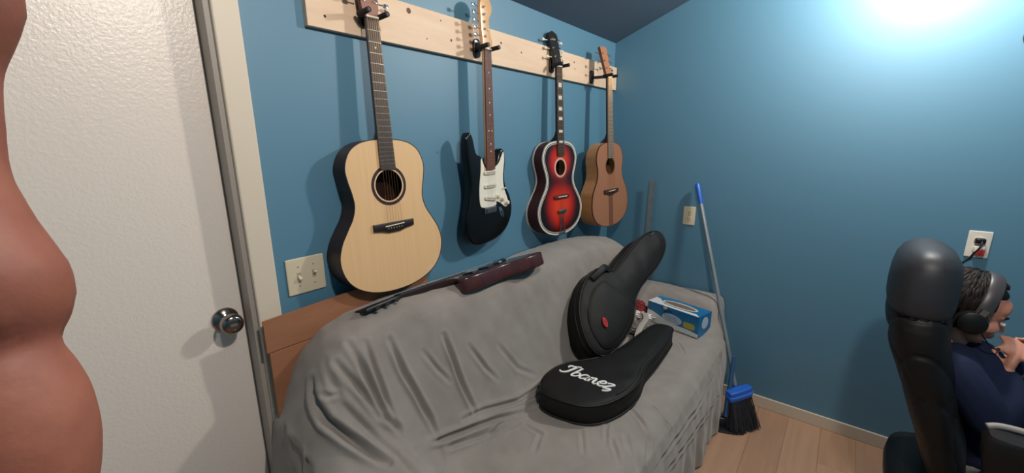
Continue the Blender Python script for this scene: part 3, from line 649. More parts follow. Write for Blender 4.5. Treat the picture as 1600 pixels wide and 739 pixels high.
lying()
# ---------------------------------------------------------------- gig bags
NYL = mat('black_nylon', (22, 20, 19), .62, bump=(600, .3, .001), spec=.3); NYL2 = mat('black_nylon_side', (17, 15, 15), .6, bump=(600, .3, .001), spec=.4)
PIPE = mat('black_piping', (16, 15, 15), .5); ZIP = mat('zip_steel', (120, 120, 118), .3, metal=1)
def puffy(outline, h0, h1, bulge, M, wr=0, seed=0, n=7):
    """soft slab: many inset rings so that the faces dome and wrinkle"""
    b = bmesh.new(); out = [Vector((p[0], p[1], 0)) for p in outline]; rnd = random.Random(seed)
    ph = [rnd.uniform(0, 6) for _ in range(6)]
    def wrk(p): return wr * (math.sin(p.x * 38 + ph[0] + 2 * math.sin(p.y * 21 + ph[1])) * .6 + math.sin(p.y * 55 + ph[2] + 2 * math.sin(p.x * 30 + ph[3])) * .4)
    cx = sum(p.x for p in out) / len(out)
    def medial(p):        # nearest point on a rough centre line of the outline
        return None
    levels = [(.0, 0.), (.004, .25), (.010, .45), (.018, .6), (.028, .72)]
    rings = []
    hm = (h0 + h1) / 2
    seq = [(d, h0 + (0) - 0, -q) for d, q in levels[::-1]]
    prof = [(d, h0 + .012 * (1 - q / .72) ) for d, q in levels[::-1]] + [(d, h1 - .012 * (1 - q / .72)) for d, q in levels]
    for d, h in prof:
        pts = inset(out, d) if d > 1e-6 else out
        rings.append([b.verts.new(M @ Vector((p[0], p[1], h + (wrk(p) if h > hm else 0)))) for p in pts])
    N = len(out)
    for i in range(len(rings) - 1):
        for k in range(N): b.faces.new((rings[i][k], rings[i][(k + 1) % N], rings[i + 1][(k + 1) % N], rings[i + 1][k]))
    # caps: triangulated interior, subdivided and domed
    for ring, sgn, h in ((rings[0], -1, h0), (rings[-1], 1, h1)):
        tmp = bmesh.new(); pts = inset(out, .028)
        vs = [tmp.verts.new(Vector((p[0], p[1], 0))) for p in pts]
        for tr in tessellate_polygon([[Vector((p[0], p[1], 0)) for p in pts]]):
            try: tmp.faces.new([vs[i] for i in tr])
            except ValueError: pass
        for _ in range(3):
            es = [e for e in tmp.edges if not e.is_boundary and e.calc_length() > .03]
            bmesh.ops.subdivide_edges(tmp, edges=es, cuts=1); bmesh.ops.triangulate(tmp, faces=tmp.faces)
        bmesh.ops.beautify_fill(tmp, faces=tmp.faces, edges=[e for e in tmp.edges if not e.is_boundary])
        P = np.array([[p[0], p[1]] for p in pts]); 
        for v in tmp.verts:
            A = P; B = np.roll(P, -1, 0); q = np.array([v.co.x, v.co.y]); d = B - A; tt = np.clip(((q - A) * d).sum(1) / ((d * d).sum(1) + 1e-12), 0, 1)
            dist = np.linalg.norm(A + d * tt[:, None] - q, axis=1).min()
            v.co.z = h + sgn * bulge * (1 - math.exp(-dist / .035)) + (wrk(v.co) * 1.0 if sgn > 0 else 0)
        bmesh.ops.transform(tmp, matrix=M, verts=tmp.verts); merge(b, tmp)
    bmesh.ops.remove_doubles(b, verts=b.verts, dist=.0004)
    return b
# standing bag: face plane through P0 with normal N
Nn = Vector((-.27892819, -.76705251, .57777981)); AX = Vector((.87080314, .05161766, .48891462)); SD = Vector((-.40484683, .63950454, .65355411)); P0 = Vector((-1.0906, -.520, .640))
MB1 = Matrix(((AX.x, SD.x, Nn.x, P0.x), (AX.y, SD.y, Nn.y, P0.y), (AX.z, SD.z, Nn.z, P0.z), (0, 0, 0, 1)))
if MB1.to_3x3().determinant() < 0: print('flip')
o1 = [(-.004, -.006), (.000, .065), (.053, .141), (.127, .200), (.208, .232), (.283, .242), (.348, .236), (.405, .215), (.440, .165), (.475, .128), (.578, .112), (.702, .096), (.81, .076), (.889, .047), (.945, .002), (.955, -.045), (.919, -.086), (.83, -.102), (.723, -.096), (.605, -.074), (.51, -.056), (.44, -.055), (.384, -.070), (.322, -.088), (.228, -.097), (.121, -.080), (.038, -.048)]
SB = .92; ol = spline([(a * SB, b * SB, 0) for a, b in o1], 3)
t = thing('gig_bag', 'black padded guitar bag with a small red tag, leaning upright on the sofa', 'guitar bag', tuple(P0))
TH = .155
put('bag_body', puffy(ol, -TH, 0, .012, MB1, .0022, 3), NYL, t, True)
def along(outline, d, h, M, k0=0, k1=None, r=.003, name='piping', m=PIPE, par=None):
    pts = inset(outline, d) if abs(d) > 1e-6 else outline; pts = list(pts) + [pts[0]]; pts = pts[k0:k1]
    return put(name, tube([M @ Vector((p[0], p[1], h)) for p in pts], r, 6), m, par, True)
along(ol, -.001, -.008, MB1, par=t); along(ol, -.001, -TH + .010, MB1, par=t)
along(ol, -.0015, -.045, MB1, par=t, r=.0028, name='zipper', m=ZIP if 0 else PIPE)
# front pocket: a shallow raised panel
pk = [(.035, .02), (.07, .10), (.135, .155), (.22, .185), (.30, .185), (.36, .155), (.375, .06), (.365, -.03), (.31, -.06), (.22, -.068), (.12, -.055), (.05, -.025)]
put('pocket', puffy(spline([(a * SB, b * SB, 0) for a, b in pk], 3), -.004, .016, .008, MB1, .0012, 5), NYL, t, True)
Mt = MB1 @ Matrix.Translation((.137 * SB, .062 * SB, .0285)) @ Matrix.Rotation(math.radians(52), 4, 'Z')
put('red_tag', slab(circle(0, 0, .024, 22, .0125), -.003, .002, .001, 1, Mt), mat('red_rubber', (190, 40, 44), .4), t)
put('tag_mark', band(circle(0, 0, .015, 20, .006), circle(0, 0, .012, 20, .0035), .002, .003, Mt), mat('dark_red_rubber', (110, 18, 22), .4), t)
pts = [MB1 @ Vector((p[0] * SB, p[1] * SB, p[2])) for p in ((.455, .135, -.02), (.430, .185, .012), (.395, .205, .030), (.345, .215, .022), (.31, .222, .006))]
flat_ratio = .22
put('carry_strap', tube(spline(pts, 5, False), .017, 10, flat=tuple(Nn)), NYL2, t, True)
put('zip_pull', tube([MB1 @ Vector((.865 * SB, .030, .010)), MB1 @ Vector((.900 * SB, .026, .013))], .0022, 6), CHROME, t)
put('zip_pull', tube([MB1 @ Vector((.80 * SB, -.100 * SB, -.05)), MB1 @ Vector((.775 * SB, -.121 * SB, -.052))], .004, 6), BLACKP, t)
# flat bag on the seat
o2 = [(-1.441, -.438), (-1.375, -.411), (-1.294, -.408), (-1.226, -.427), (-1.182, -.456), (-1.10, -.512), (-1.001, -.543), (-.914, -.557), (-.731, -.569), (-.630, -.582), (-.588, -.600), (-.577, -.648), (-.603, -.683), (-.686, -.695), (-.868, -.705), (-1.031, -.708), (-1.151, -.731), (-1.225, -.732), (-1.297, -.722), (-1.374, -.696), (-1.427, -.659), (-1.457, -.609), (-1.471, -.535), (-1.467, -.474)]
ol2 = spline([(a, b, 0) for a, b in o2], 3)
MB2 = Matrix.Translation((0, 0, .63))
t = thing('gig_bag', 'black soft guitar bag with white script lettering, lying flat on the sofa seat', 'guitar bag', (-1.05, -.57, .54))
put('bag_body', puffy(ol2, -.095, 0, .004, MB2, .0022, 9), NYL, t, True)
along(ol2, -.001, -.010, MB2, par=t, r=.0032); along(ol2, -.001, -.086, MB2, par=t, r=.0032)
along(ol2, .012, .0005, MB2, 38, 56, par=t, r=.0018, name='seam')
# lettering of the bag, drawn as flat strokes
LET = {  # strokes in a box of height 1 (x, y, half width)
 'I': [[(.00, .60, .03), (-.05, .72, .05), (.02, .84, .06), (.20, .86, .06), (.42, .98, .05), (.60, 1.02, .03)], [(.40, .97, .05), (.34, .70, .07), (.24, .30, .07), (.12, .08, .06), (-.10, .0, .05), (-.22, .10, .035)]],
 'b': [[(.16, .98, .04), (.12, .60, .06), (.05, .06, .06), (.22, .0, .05), (.40, .14, .055), (.42, .34, .05), (.30, .44, .04), (.12, .30, .03)]],
 'a': [[(.40, .46, .05), (.20, .50, .05), (.04, .30, .055), (.08, .04, .055), (.26, .06, .045), (.40, .40, .04)], [(.42, .50, .05), (.36, .14, .06), (.46, .02, .045), (.56, .08, .03)]],
 'n': [[(.06, .50, .05), (.04, .02, .06)], [(.05, .26, .04), (.20, .48, .05), (.34, .46, .055), (.34, .10, .06), (.46, .0, .045), (.56, .08, .03)]],
 'e': [[(.06, .24, .04), (.30, .30, .045), (.40, .44, .05), (.24, .54, .05), (.06, .34, .055), (.08, .08, .055), (.26, .0, .05), (.46, .10, .03)]],
 'z': [[(.02, .46, .05), (.20, .52, .045), (.42, .48, .05), (.20, .22, .05), (.02, .0, .06), (.24, -.02, .05), (.46, .02, .045), (.36, -.20, .045), (.14, -.30, .035)]]}
LOGO0 = Vector((-1.318, -.462, .6365)); ex = Vector((.03, -1, 0)).normalized(); ey = Vector((1, .03, 0)).normalized()
b = bmesh.new(); cx = 0; Hh = .074
for ch in 'Ibanez':
    for st in LET[ch]:
        sp = spline([(x, y, w_) for x, y, w_ in st], 6, False)
        prev = None
        for i, p in enumerate(sp):
            a = sp[max(0, i - 1)]; c = sp[min(len(sp) - 1, i + 1)]; d = Vector((c.x - a.x, c.y - a.y)); d = d.normalized() if d.length else Vector((1, 0)); nx, ny = -d.y, d.x
            def w3(x, y, dz): return LOGO0 + ex * ((cx + x + .14 * y) * Hh * .93) + ey * (y * Hh) + Vector((0, 0, dz))
            q = [b.verts.new(w3(p.x + nx * p.z * s, p.y + ny * p.z * s, dz)) for s, dz in ((1, 0), (-1, 0), (-1, -.004), (1, -.004))]
            if prev:
                for k in range(4): b.faces.new((prev[k], prev[(k + 1) % 4], q[(k + 1) % 4], q[k]))
            prev = q
    cx += {'I': .56, 'b': .50, 'a': .56, 'n': .56, 'e': .46, 'z': .5}[ch]
put('lettering', b, mat('white_print', (235, 232, 228), .6), t)
# ---------------------------------------------------------------- things in the sofa corner
SKY = mat('tissue_blue', (28, 118, 168), .4, var=((16, 92, 142), 6, (1, 1, 1), .35, .7)); PALE = mat('tissue_pale', (214, 216, 216), .45); OV = mat('tissue_oval', (176, 192, 206), .45); YEL = mat('tissue_yellow', (176, 160, 62), .45)
c0 = Vector((-.325, -.446)); c1_ = Vector((-.399, -.756)); dl = (c1_ - c0); LT = dl.length; dl.normalize(); dn = Vector((-dl.y, dl.x))    # dn points towards +x
MT = Matrix(((dl.x, dn.x, 0, c0.x), (dl.y, dn.y, 0, c0.y), (0, 0, 1, .512), (0, 0, 0, 1)))     # x along the box, y away from the viewer, z up
if dn.x < 0: MT = MT @ Matrix.Scale(-1, 4, (0, 1, 0))
WD, HT = .135, .122
t = thing('tissue_box', 'blue and white tissue box on the sofa seat by the right armrest', 'tissue box', MT @ Vector((LT / 2, WD / 2, 0)), (0, 0, 0))
put('carton', box(0, LT, 0, WD, 0, HT - .001, .0012, 1, M=MT), SKY, t)
hole_ = circle(LT * .52, WD * .50, .095, 36, .026)
put('top_panel', plate([(0, 0), (LT, 0), (LT, WD), (0, WD)], HT - .001, HT, MT, [hole_]), SKY, t)
put('white_edge_band', plate([(.0, .0), (LT, .0), (LT - .03, .026), (LT * .5, .020), (LT * .28, .030), (.03, WD * .62), (0, WD * .66)], HT, HT + .0006, MT), PALE, t)
put('white_arc', band(circle(LT * .52, WD * .5, .108, 36, .038), hole_, HT, HT + .0009, MT), mat('tissue_cream', (206, 196, 176), .45), t)
put('opening_film', plate(circle(LT * .52, WD * .5, .094, 36, .0255), HT - .0004, HT + .0002, MT), mat('film_brown', (120, 98, 84), .3), t)
MF = MT @ Matrix(((1, 0, 0, 0), (0, 0, 1, 0), (0, 1, 0, 0), (0, 0, 0, 1)))          # (x, z, depth) on the front face, depth negative = out
def fr(name, o_, m, d=.0008): put(name, plate(o_, -d, 0, MF), m, t)
fr('white_lower_band', [(0, .0), (LT, 0), (LT, .020), (LT * .82, .028), (LT * .55, .030), (LT * .3, .048), (LT * .12, .066), (0, .070)], PALE)
fr('oval_label', circle(LT * .50, .058, .062, 30, .028), OV, .0014)
fr('yellow_label', [Vector((p.x + LT * .83, p.y + .052, 0)) for p in rounded(.034, .017, .014, 4)], YEL, .0014)
fr('blue_curl', band_pts if 0 else [(LT * .36, .082), (LT * .40, .096), (LT * .50, .094), (LT * .50, .102), (LT * .38, .106), (LT * .33, .086)], mat('tissue_navy', (18, 62, 128), .4), .0016)
for k, (a, b_) in enumerate(((.60, .35), (.56, .37), (.52, .40))): fr('label_print', [(LT * b_ + .0, .072 - .011 * k), (LT * b_ + LT * .24, .070 - .011 * k), (LT * b_ + LT * .24, .067 - .011 * k), (LT * b_, .069 - .011 * k)], mat('label_print_blue', (110, 128, 160), .5), .0020)
fr('sun_spot', circle(LT * .36, .112, .013, 16, .009), mat('sun_cream', (224, 200, 140), .45), .0018)
ME = MT @ Matrix.Translation((LT, 0, 0)) @ Matrix(((0, 0, 1, 0), (1, 0, 0, 0), (0, 1, 0, 0), (0, 0, 0, 1)))
put('end_oval', plate(circle(WD * .5, .072, .034, 24, .034), 0, .0008, ME), OV, t)
# crumpled pouch, scrap of paper and folded cloth between bag and box
def crumple(cx_, cy_, cz_, rx, ry, rz, seed, amp=.25, flatb=True):
    b = bmesh.new(); bmesh.ops.create_icosphere(b, subdivisions=4, radius=1); r_ = random.Random(seed); ph = [r_.uniform(0, 6) for _ in range(9)]
    for v in b.verts:
        n = v.co.copy(); k = 1 + amp * (abs(math.sin(n.x * 5 + ph[0] + n.y * 3)) - .5) * .8 + amp * (abs(math.sin(n.y * 7 + ph[1] + n.z * 4)) - .5) * .6 + amp * .4 * math.sin(n.z * 11 + n.x * 9 + ph[2])
        v.co = Vector((n.x * rx * k, n.y * ry * k, max(n.z, -.55) * rz * k)) + Vector((cx_, cy_, cz_))
    return b
q = lambda x, y, z: (x, y, z)
tag(obj('pouch', crumple(-.315, -.385, .565, .035, .045, .045, 3), mat('dark_red_cloth', (122, 30, 34), .7), None, True), 'small dark red cloth pouch between the black bag and tissue box', 'pouch')
tag(obj('paper_scrap', crumple(-.365, -.43, .545, .030, .055, .020, 5, .5), mat('white_paper', (230, 226, 222), .6), None, 30), 'crumpled white paper scrap in front of the red pouch', 'paper')
tag(obj('folded_cloth', crumple(-.50, -.48, .540, .09, .055, .022, 8, .3), mat('grey_cloth', (118, 110, 104), .9), None, True), 'small grey cloth bundle lying between the two black bags', 'cloth')
flat_ratio = .15
tag(obj('strap', tube(spline([(-.70, -.535, .548), (-.64, -.515, .562), (-.56, -.50, .572), (-.47, -.49, .575), (-.40, -.46, .572), (-.37, -.43, .568)], 6, False), .016, 10, flat=(0, 0, 1)), mat('pale_webbing', (172, 164, 154), .7), None, True), 'pale grey webbing strap trailing from under the upright bag', 'strap')
# ---------------------------------------------------------------- ruler, broom, dustpan
RUL = mat('worn_steel_ruler', (112, 126, 132), .5, var=((96, 108, 114), 30, (1, 1, 1), .3, .7))
A0 = Vector((-.004, -.312, 1.323)); A1 = Vector((-.030, -.300, .715))
dd = (A0 - A1).normalized(); MR = toM(A1, (-1, 0, 0), dd)
Lr = (A0 - A1).length
t = thing('ruler', 'long steel ruler standing upright against the blue wall in the corner', 'ruler', tuple(A1))
put('blade', plate([(-.019, 0), (.019, 0), (.019, Lr - .004), (.015, Lr), (-.015, Lr), (-.019, Lr - .004)], 0, .0012, MR, [circle(0, Lr - .012, .003, 12)]), RUL, t)
b = bmesh.new()
for k in range(100):
    z = Lr - .03 - k * .00635; ln = .010 if k % 4 == 0 else (.007 if k % 2 == 0 else .0045)
    if z < .01: break
    for s in (-1, 1): box(s * .019 - (ln if s > 0 else 0), s * .019 + (0 if s > 0 else ln), z - .0005, z + .0005, .0011, .0015, bm=b, M=MR)
put('graduations', b, mat('ruler_marks', (50, 56, 60), .5), t)['kind'] = 'stuff'
BLU = mat('blue_plastic', (36, 98, 196), .35); TP = Vector((-.030, -.583, 1.318)); BP = Vector((-.255, -.968, .135)); bd = (BP - TP).normalized()
t = thing('broom', 'broom with grey metal handle, blue grip and dark bristles, leaning in the corner', 'broom', (-.255, -.98, 0))
put('handle', tube([TP + bd * .10, BP], .0112, 14), mat('grey_metal_handle', (158, 166, 170), .35, metal=.4, var=((134, 142, 148), 12, (1, 1, .3), .3, .7)), t, 40)
put('grip', tube([TP, TP + bd * .012, TP + bd * .09, TP + bd * .125], [.0085, .0135, .0135, .0118], 16), BLU, t, 50)
hx = Vector((.80, -.60, 0)).normalized()          # broom head runs across the view
MH = Matrix(((hx.x, -hx.y, 0, -.285), (hx.y, hx.x, 0, -.968), (0, 0, 1, 0), (0, 0, 0, 1)))
put('socket', tube([BP - bd * .09, BP + bd * .01], [.0145, .020], 14), mat('blue_socket', (30, 84, 170), .4), t, 50)
sp = spline([(-.055, -.024, 0), (.055, -.024, 0), (.078, -.014, 0), (.078, .014, 0), (.055, .024, 0), (-.055, .024, 0), (-.065, 0, 0)], 3)
MHt = MH @ Matrix.Translation((.0, 0, .200)) @ Matrix.Rotation(math.radians(-8), 4, 'Y')
put('head', slab(sp, -.030, .030, .006, 3, MHt), BLU, t, 40)
put('head_rib', slab(inset(sp, -.004), -.012, .004, .003, 2, MHt), mat('blue_rib', (44, 118, 222), .35), t, 40)
b = bmesh.new(); r_ = random.Random(4)
for k in range(1100):
    u = r_.uniform(-.058, .070); v = r_.uniform(-.020, .020); p = MHt @ Vector((u, v, -.026)); sx = (u + .0) * .35 + r_.uniform(-.012, .012)
    e = MH @ Vector((u + sx + .012, v * 2.6 - .022 + r_.uniform(-.012, .012), .004 + max(0, r_.gauss(.008, .010)))); mid = (p + e) / 2 + Vector((r_.uniform(-.004, .004), r_.uniform(-.004, .004), 0))
    tube([p, mid, e], .0014, 3, b, cap=False)
put('bristles', b, mat('dark_bristles', (34, 36, 42), .7), t)['kind'] = 'stuff'
# dustpan clipped beside the broom
t = thing('dustpan', 'dark dustpan with a tall blue handle beside the broom, against the sofa', 'dustpan', (-.34, -.95, 0))
DP = mat('dark_dustpan', (24, 26, 32), .4)
MD = Matrix.Translation((-.345, -.955, .0)) @ Matrix.Scale(.72, 4) @ Matrix.Rotation(math.radians(-62), 4, 'Z')
b = slab(spline([(-.085, -.045, 0), (.085, -.045, 0), (.095, .02, 0), (.07, .05, 0), (-.07, .05, 0), (-.095, .02, 0)], 4), .0, .012, .004, 2, MD)
slab(spline([(-.080, .015, 0), (.080, .015, 0), (.075, .05, 0), (-.075, .05, 0)], 4), .0, .085, .012, 3, MD, bm=b)
put('pan', b, DP, t, 40)
flat_ratio = .45
put('handle', tube([Vector(p) for p in ((-.335, -.93, .07), (-.315, -.925, .16), (-.285, -.925, .28), (-.262, -.922, .40))], [.016, .014, .012, .010], 10), mat('slate_blue_plastic', (52, 92, 134), .4), t, 50)
# dark speaker edge high on the right wall
Mw = wallM('B', -1.777, 1.957)
t = thing('wall_device', 'small round black device on the blue wall at the upper right edge', 'device', Mw @ Vector((0, 0, 0)))
put('housing', lathe([(.0, .0), (.036, 0), (.040, .006), (.040, .020), (.034, .030), (.018, .034), (0, .034)], Mw, 32), mat('device_black', (30, 28, 32), .3), t, 40)
put('lens_ring', lathe([(.014, .033), (.018, .0375), (.012, .037), (.0, .034)], Mw, 24), BLACKP, t, 40)
# ---------------------------------------------------------------- chair and child at the right edge
# chair frame: x = the way the child faces, y = to the child's left (away from the viewer), z = up
fx = Vector((-.04, -1, 0)).normalized(); fy = Vector((-fx.y, fx.x, 0))
ORG = Vector((-.850, -1.700, 0))
K = Matrix(((fx.x, fy.x, 0, ORG.x), (fx.y, fy.y, 0, ORG.y), (0, 0, 1, 0), (0, 0, 0, 1)))
LEA = mat('black_leather', (24, 21, 20), .5, bump=(45, .35, .004), spec=.3); PLA = mat('chair_plastic', (20, 18, 19), .45)
t = thing('office_chair', 'high-backed black leather office chair the child sits in', 'office chair', K @ Vector((0, 0, 0)))
def cushion(profile, M=None, n=20, ex=2.6):
    """profile: list of (centre x, centre y, z, half x, half y) superellipse rings"""
    rings = []
    for cx_, cy_, z, hx_, hy_ in profile:
        r = []
        for k in range(n * 2):
            a = math.pi * k / n; c_, s_ = math.cos(a), math.sin(a)
            r.append(M @ Vector((cx_ + hx_ * math.copysign(abs(c_) ** (2 / ex), c_), cy_ + hy_ * math.copysign(abs(s_) ** (2 / ex), s_), z)))
        rings.append(r)
    return loft(rings)
def wrinkled(o, amp):          # slack leather: shallow diagonal folds pressed into the surface
    for v in o.data.vertices:
        c = v.co; k = max(0, min(1, (c.z - .55) / .35))
        q1 = c.z * 16 + c.x * 15 + 1.4 * math.sin(c.x * 11 + c.z * 6); q2 = c.z * 21 - c.x * 13 + 1.1 * math.sin(c.z * 12 + c.y * 9)
        f = math.exp(-(math.sin(q1) / .16) ** 2) + .7 * math.exp(-(math.sin(q2) / .14) ** 2) - .35 * abs(math.sin(q1))
        v.co = c - v.normal * amp * f * (.3 + .7 * k)
    return o
bk = [(-.040, 0, .44, .03, .14), (-.045, 0, .46, .042, .17), (-.055, 0, .52, .048, .19), (-.085, 0, .62, .052, .20), (-.120, 0, .74, .060, .205), (-.155, 0, .86, .068, .205), (-.176, 0, .92, .072, .205), (-.186, 0, .97, .074, .205), (-.192, 0, 1.01, .076, .200), (-.194, 0, 1.04, .074, .192), (-.194, 0, 1.052, .068, .185)]
def dense(pr, n):
    A = np.array(pr); u = np.linspace(0, len(A) - 1, n); return [tuple(np.interp(x, range(len(A)), A[:, k]) for k in range(5)) for x in u]
wrinkled(put('backrest', cushion(dense(bk, 110), K, 40), LEA, t, True), .0065)
hr_ = [(-.196, 0, 1.045, .066, .175), (-.196, 0, 1.055, .076, .185), (-.196, 0, 1.075, .080, .190), (-.196, 0, 1.12, .081, .190), (-.196, 0, 1.165, .079, .187), (-.196, 0, 1.20, .073, .180), (-.196, 0, 1.225, .060, .165), (-.196, 0, 1.240, .038, .135), (-.196, 0, 1.245, .014, .10)]
put('headrest', cushion(hr_, K, ex=2.6), mat('headrest_sheen_leather', (46, 46, 50), .5, bump=(30, .2, .003), spec=.45), t, True)  # lighter than the backrest: the wide grey sheen is put into the colour
def roll(pts, r): return tube(spline([K @ Vector(p) for p in pts], 6, False), r, 8)
put('lumbar_pad', cushion([(-.06, 0, .50, .03, .15), (-.06, 0, .56, .045, .18), (-.075, 0, .66, .045, .185), (-.10, 0, .76, .035, .18), (-.12, 0, .80, .02, .15)], K), LEA, t, True)
put('seat', cushion([(.06, 0, .385, .20, .20), (.06, 0, .40, .235, .235), (.06, 0, .43, .25, .25), (.06, 0, .47, .245, .245), (.06, 0, .485, .21, .21)], K, ex=4), LEA, t, True)
put('seat_pan', box(-.12, .22, -.14, .14, .355, .388, .01, M=K), PLA, t)
for s in (-1, 1):
    bpad = cushion([(.16, s * .248, .655, .15, .030), (.155, s * .248, .665, .175, .036), (.14, s * .248, .73, .175, .040), (.13, s * .248, .785, .170, .040), (.13, s * .248, .800, .160, .033)], K, ex=5)
    a = put('armrest', bpad, LEA, t, 50)
    put('armrest_edge', tube(spline([K @ Vector(p) for p in ((-.03, s * .212, .797), (.0, s * .206, .806), (.08, s * .205, .808), (.27, s * .206, .808))], 5, False), .0085, 10), mat('grey_gloss_strip', (150, 144, 138), .5), t, True)  # light grey strip stands in for the glossy highlight along the armrest's top edge
    o = put('arm_bracket', tube(spline([K @ Vector(p) for p in ((.02, s * .25, .74), (-.04, s * .262, .60), (-.02, s * .262, .46), (.02, s * .24, .375), (.06, s * .13, .37))], 6, False), .017, 10), PLA, t, True)
    put('arm_bracket', tube(spline([K @ Vector(p) for p in ((.22, s * .25, .74), (.21, s * .262, .60), (.15, s * .262, .46), (.08, s * .24, .375), (.06, s * .13, .37))], 6, False), .017, 10), PLA, t, True)
put('gas_column', tube([K @ Vector((.04, 0, .09)), K @ Vector((.04, 0, .24)), K @ Vector((.04, 0, .24)), K @ Vector((.04, 0, .36))], [.03, .03, .02, .02], 16), PLA, t, 40)
for k in range(5):
    a = math.radians(72 * k + 20); c_, s_ = math.cos(a), math.sin(a)
    put('leg', tube([K @ Vector((.04 + c_ * .02, s_ * .02, .105)), K @ Vector((.04 + c_ * .30, s_ * .30, .070))], [.026, .016], 10), PLA, t, 40)
    b = bmesh.new()
    for d in (-.013, .013):
        ctr = K @ Vector((.04 + c_ * .30 - s_ * d, s_ * .30 + c_ * d, .0265)); lathe([(0, -.008), (.022, -.008), (.026, -.004), (.026, .004), (.022, .008), (0, .008)], toM(ctr, K.to_3x3() @ Vector((-s_, c_, 0))), 16, b)
    tube([K @ Vector((.04 + c_ * .30, s_ * .30, .030)), K @ Vector((.04 + c_ * .30, s_ * .30, .072))], .006, 8, b)
    put('caster', b, PLA, t, 40)
KC = K.copy()
ORG = Vector((-.730, -1.628, -.020))
K = Matrix(((fx.x, fy.x, 0, ORG.x), (fx.y, fy.y, 0, ORG.y), (0, 0, 1, ORG.z), (0, 0, 0, 1)))
# --- the child: one continuous body grown over joints, then remeshed
SKIN = mat('child_skin', (206, 146, 122), .5, var=((196, 130, 108), 9, (1, 1, 1), .35, .7), bump=(260, .08, .001))
SHIRT = mat('navy_shirt', (30, 38, 62), .9, bump=(300, .3, .001), spec=.2); SHORT = mat('grey_shorts', (172, 168, 164), .85, bump=(300, .3, .001))
HAIR = mat('dark_brown_hair', (24, 17, 15), .6, spec=.25, var=((38, 28, 23), 30, (1, 1, 1), .35, .7)); HP = mat('headphone_grey', (66, 62, 64), .4)
child = thing('person', 'dark-haired child in a navy shirt and headphones seated at the right edge', 'person', K @ Vector((0, 0, 0)))
def ell(b, c_, r_, M=None, sub=3):
    t_ = bmesh.new(); bmesh.ops.create_icosphere(t_, subdivisions=sub, radius=1)
    for v in t_.verts: v.co = Vector((v.co.x * r_[0], v.co.y * r_[1], v.co.z * r_[2]))
    if M is not None: bmesh.ops.transform(t_, matrix=M, verts=t_.verts)
    bmesh.ops.translate(t_, vec=Vector(c_), verts=t_.verts); merge(b, t_)
def limb(b, pts, rad, seg=14):
    sp = spline([(p[0], p[1], p[2]) for p in pts], 6, False); n = len(sp); R = [np.interp(i / (n - 1) * (len(rad) - 1), range(len(rad)), rad) for i in range(n)]
    tube(sp, R, seg, b); ell(b, sp[0], (R[0],) * 3, sub=2); ell(b, sp[-1], (R[-1],) * 3, sub=2)
def fuse(name, b, m, par, M, voxel=.005, smooth=4, inv=True):
    bmesh.ops.transform(b, matrix=M, verts=b.verts)
    me = bpy.data.meshes.new(name); bmesh.ops.recalc_face_normals(b, faces=b.faces); b.to_mesh(me); b.free()
    o = bpy.data.objects.new(name, me); scn.collection.objects.link(o)
    r_ = o.modifiers.new('r', 'REMESH'); r_.mode = 'VOXEL'; r_.voxel_size = voxel; r_.use_smooth_shade = True
    s_ = o.modifiers.new('s', 'SMOOTH'); s_.factor = .5; s_.iterations = smooth
    bpy.context.view_layer.update(); dg = bpy.context.evaluated_depsgraph_get(); me2 = bpy.data.meshes.new_from_object(o.evaluated_get(dg)); o.modifiers.clear(); o.data = me2
    me2.materials.clear(); me2.materials.append(m); me2.polygons.foreach_set('use_smooth', [True] * len(me2.polygons))
    if par is not None:
        o.parent = par; bpy.context.view_layer.update(); o.matrix_parent_inverse = par.matrix_world.inverted()
    return o
# head frame: nods forward
HC = Vector((.005, .0, 1.052)); MHd = Matrix.Translation(HC) @ Matrix.Rotation(math.radians(3), 4, 'Z') @ Matrix.Rotation(math.radians(16), 4, 'Y')
def hd(x, y, z): return MHd @ Vector((x, y, z))
hr3 = MHd.to_3x3().to_4x4()
b = bmesh.new()
ell(b, hd(-.008, 0, .018), (.090, .073, .088), hr3); ell(b, hd(.030, 0, -.030), (.055, .055, .062), hr3)        # cranium, face
ell(b, hd(.045, 0, -.078), (.034, .036, .026), hr3); ell(b, hd(.062, 0, -.090), (.018, .020, .014), hr3)        # jaw, chin
ell(b, hd(.066, 0, .034), (.020, .050, .030), hr3); ell(b, hd(.070, 0, .010), (.016, .045, .010), hr3)          # forehead, brow
ell(b, hd(.088, 0, -.020), (.010, .008, .020), hr3); ell(b, hd(.096, 0, -.033), (.011, .011, .009), hr3)        # nose bridge, tip
for s in (-1, 1):
    ell(b, hd(.088, s * .010, -.037), (.008, .007, .006), hr3); ell(b, hd(.060, s * .034, -.030), (.024, .020, .022), hr3)
    ell(b, hd(-.004, s * .076, -.018), (.016, .008, .026), hr3); ell(b, hd(-.008, s * .079, -.010), (.012, .007, .017), hr3)
ell(b, hd(.083, 0, -.058), (.012, .022, .0055), hr3); ell(b, hd(.081, 0, -.067), (.012, .019, .006), hr3)       # lips
limb(b, [(-.028, 0, 1.00), (-.025, 0, .95), (-.005, 0, .90)], [.044, .042, .050])
ell(b, (.05, 0, .80), (.080, .125, .14)); ell(b, (.10, 0, .66), (.078, .115, .14)); ell(b, (.13, 0, .565), (.09, .125, .09))
hands = []
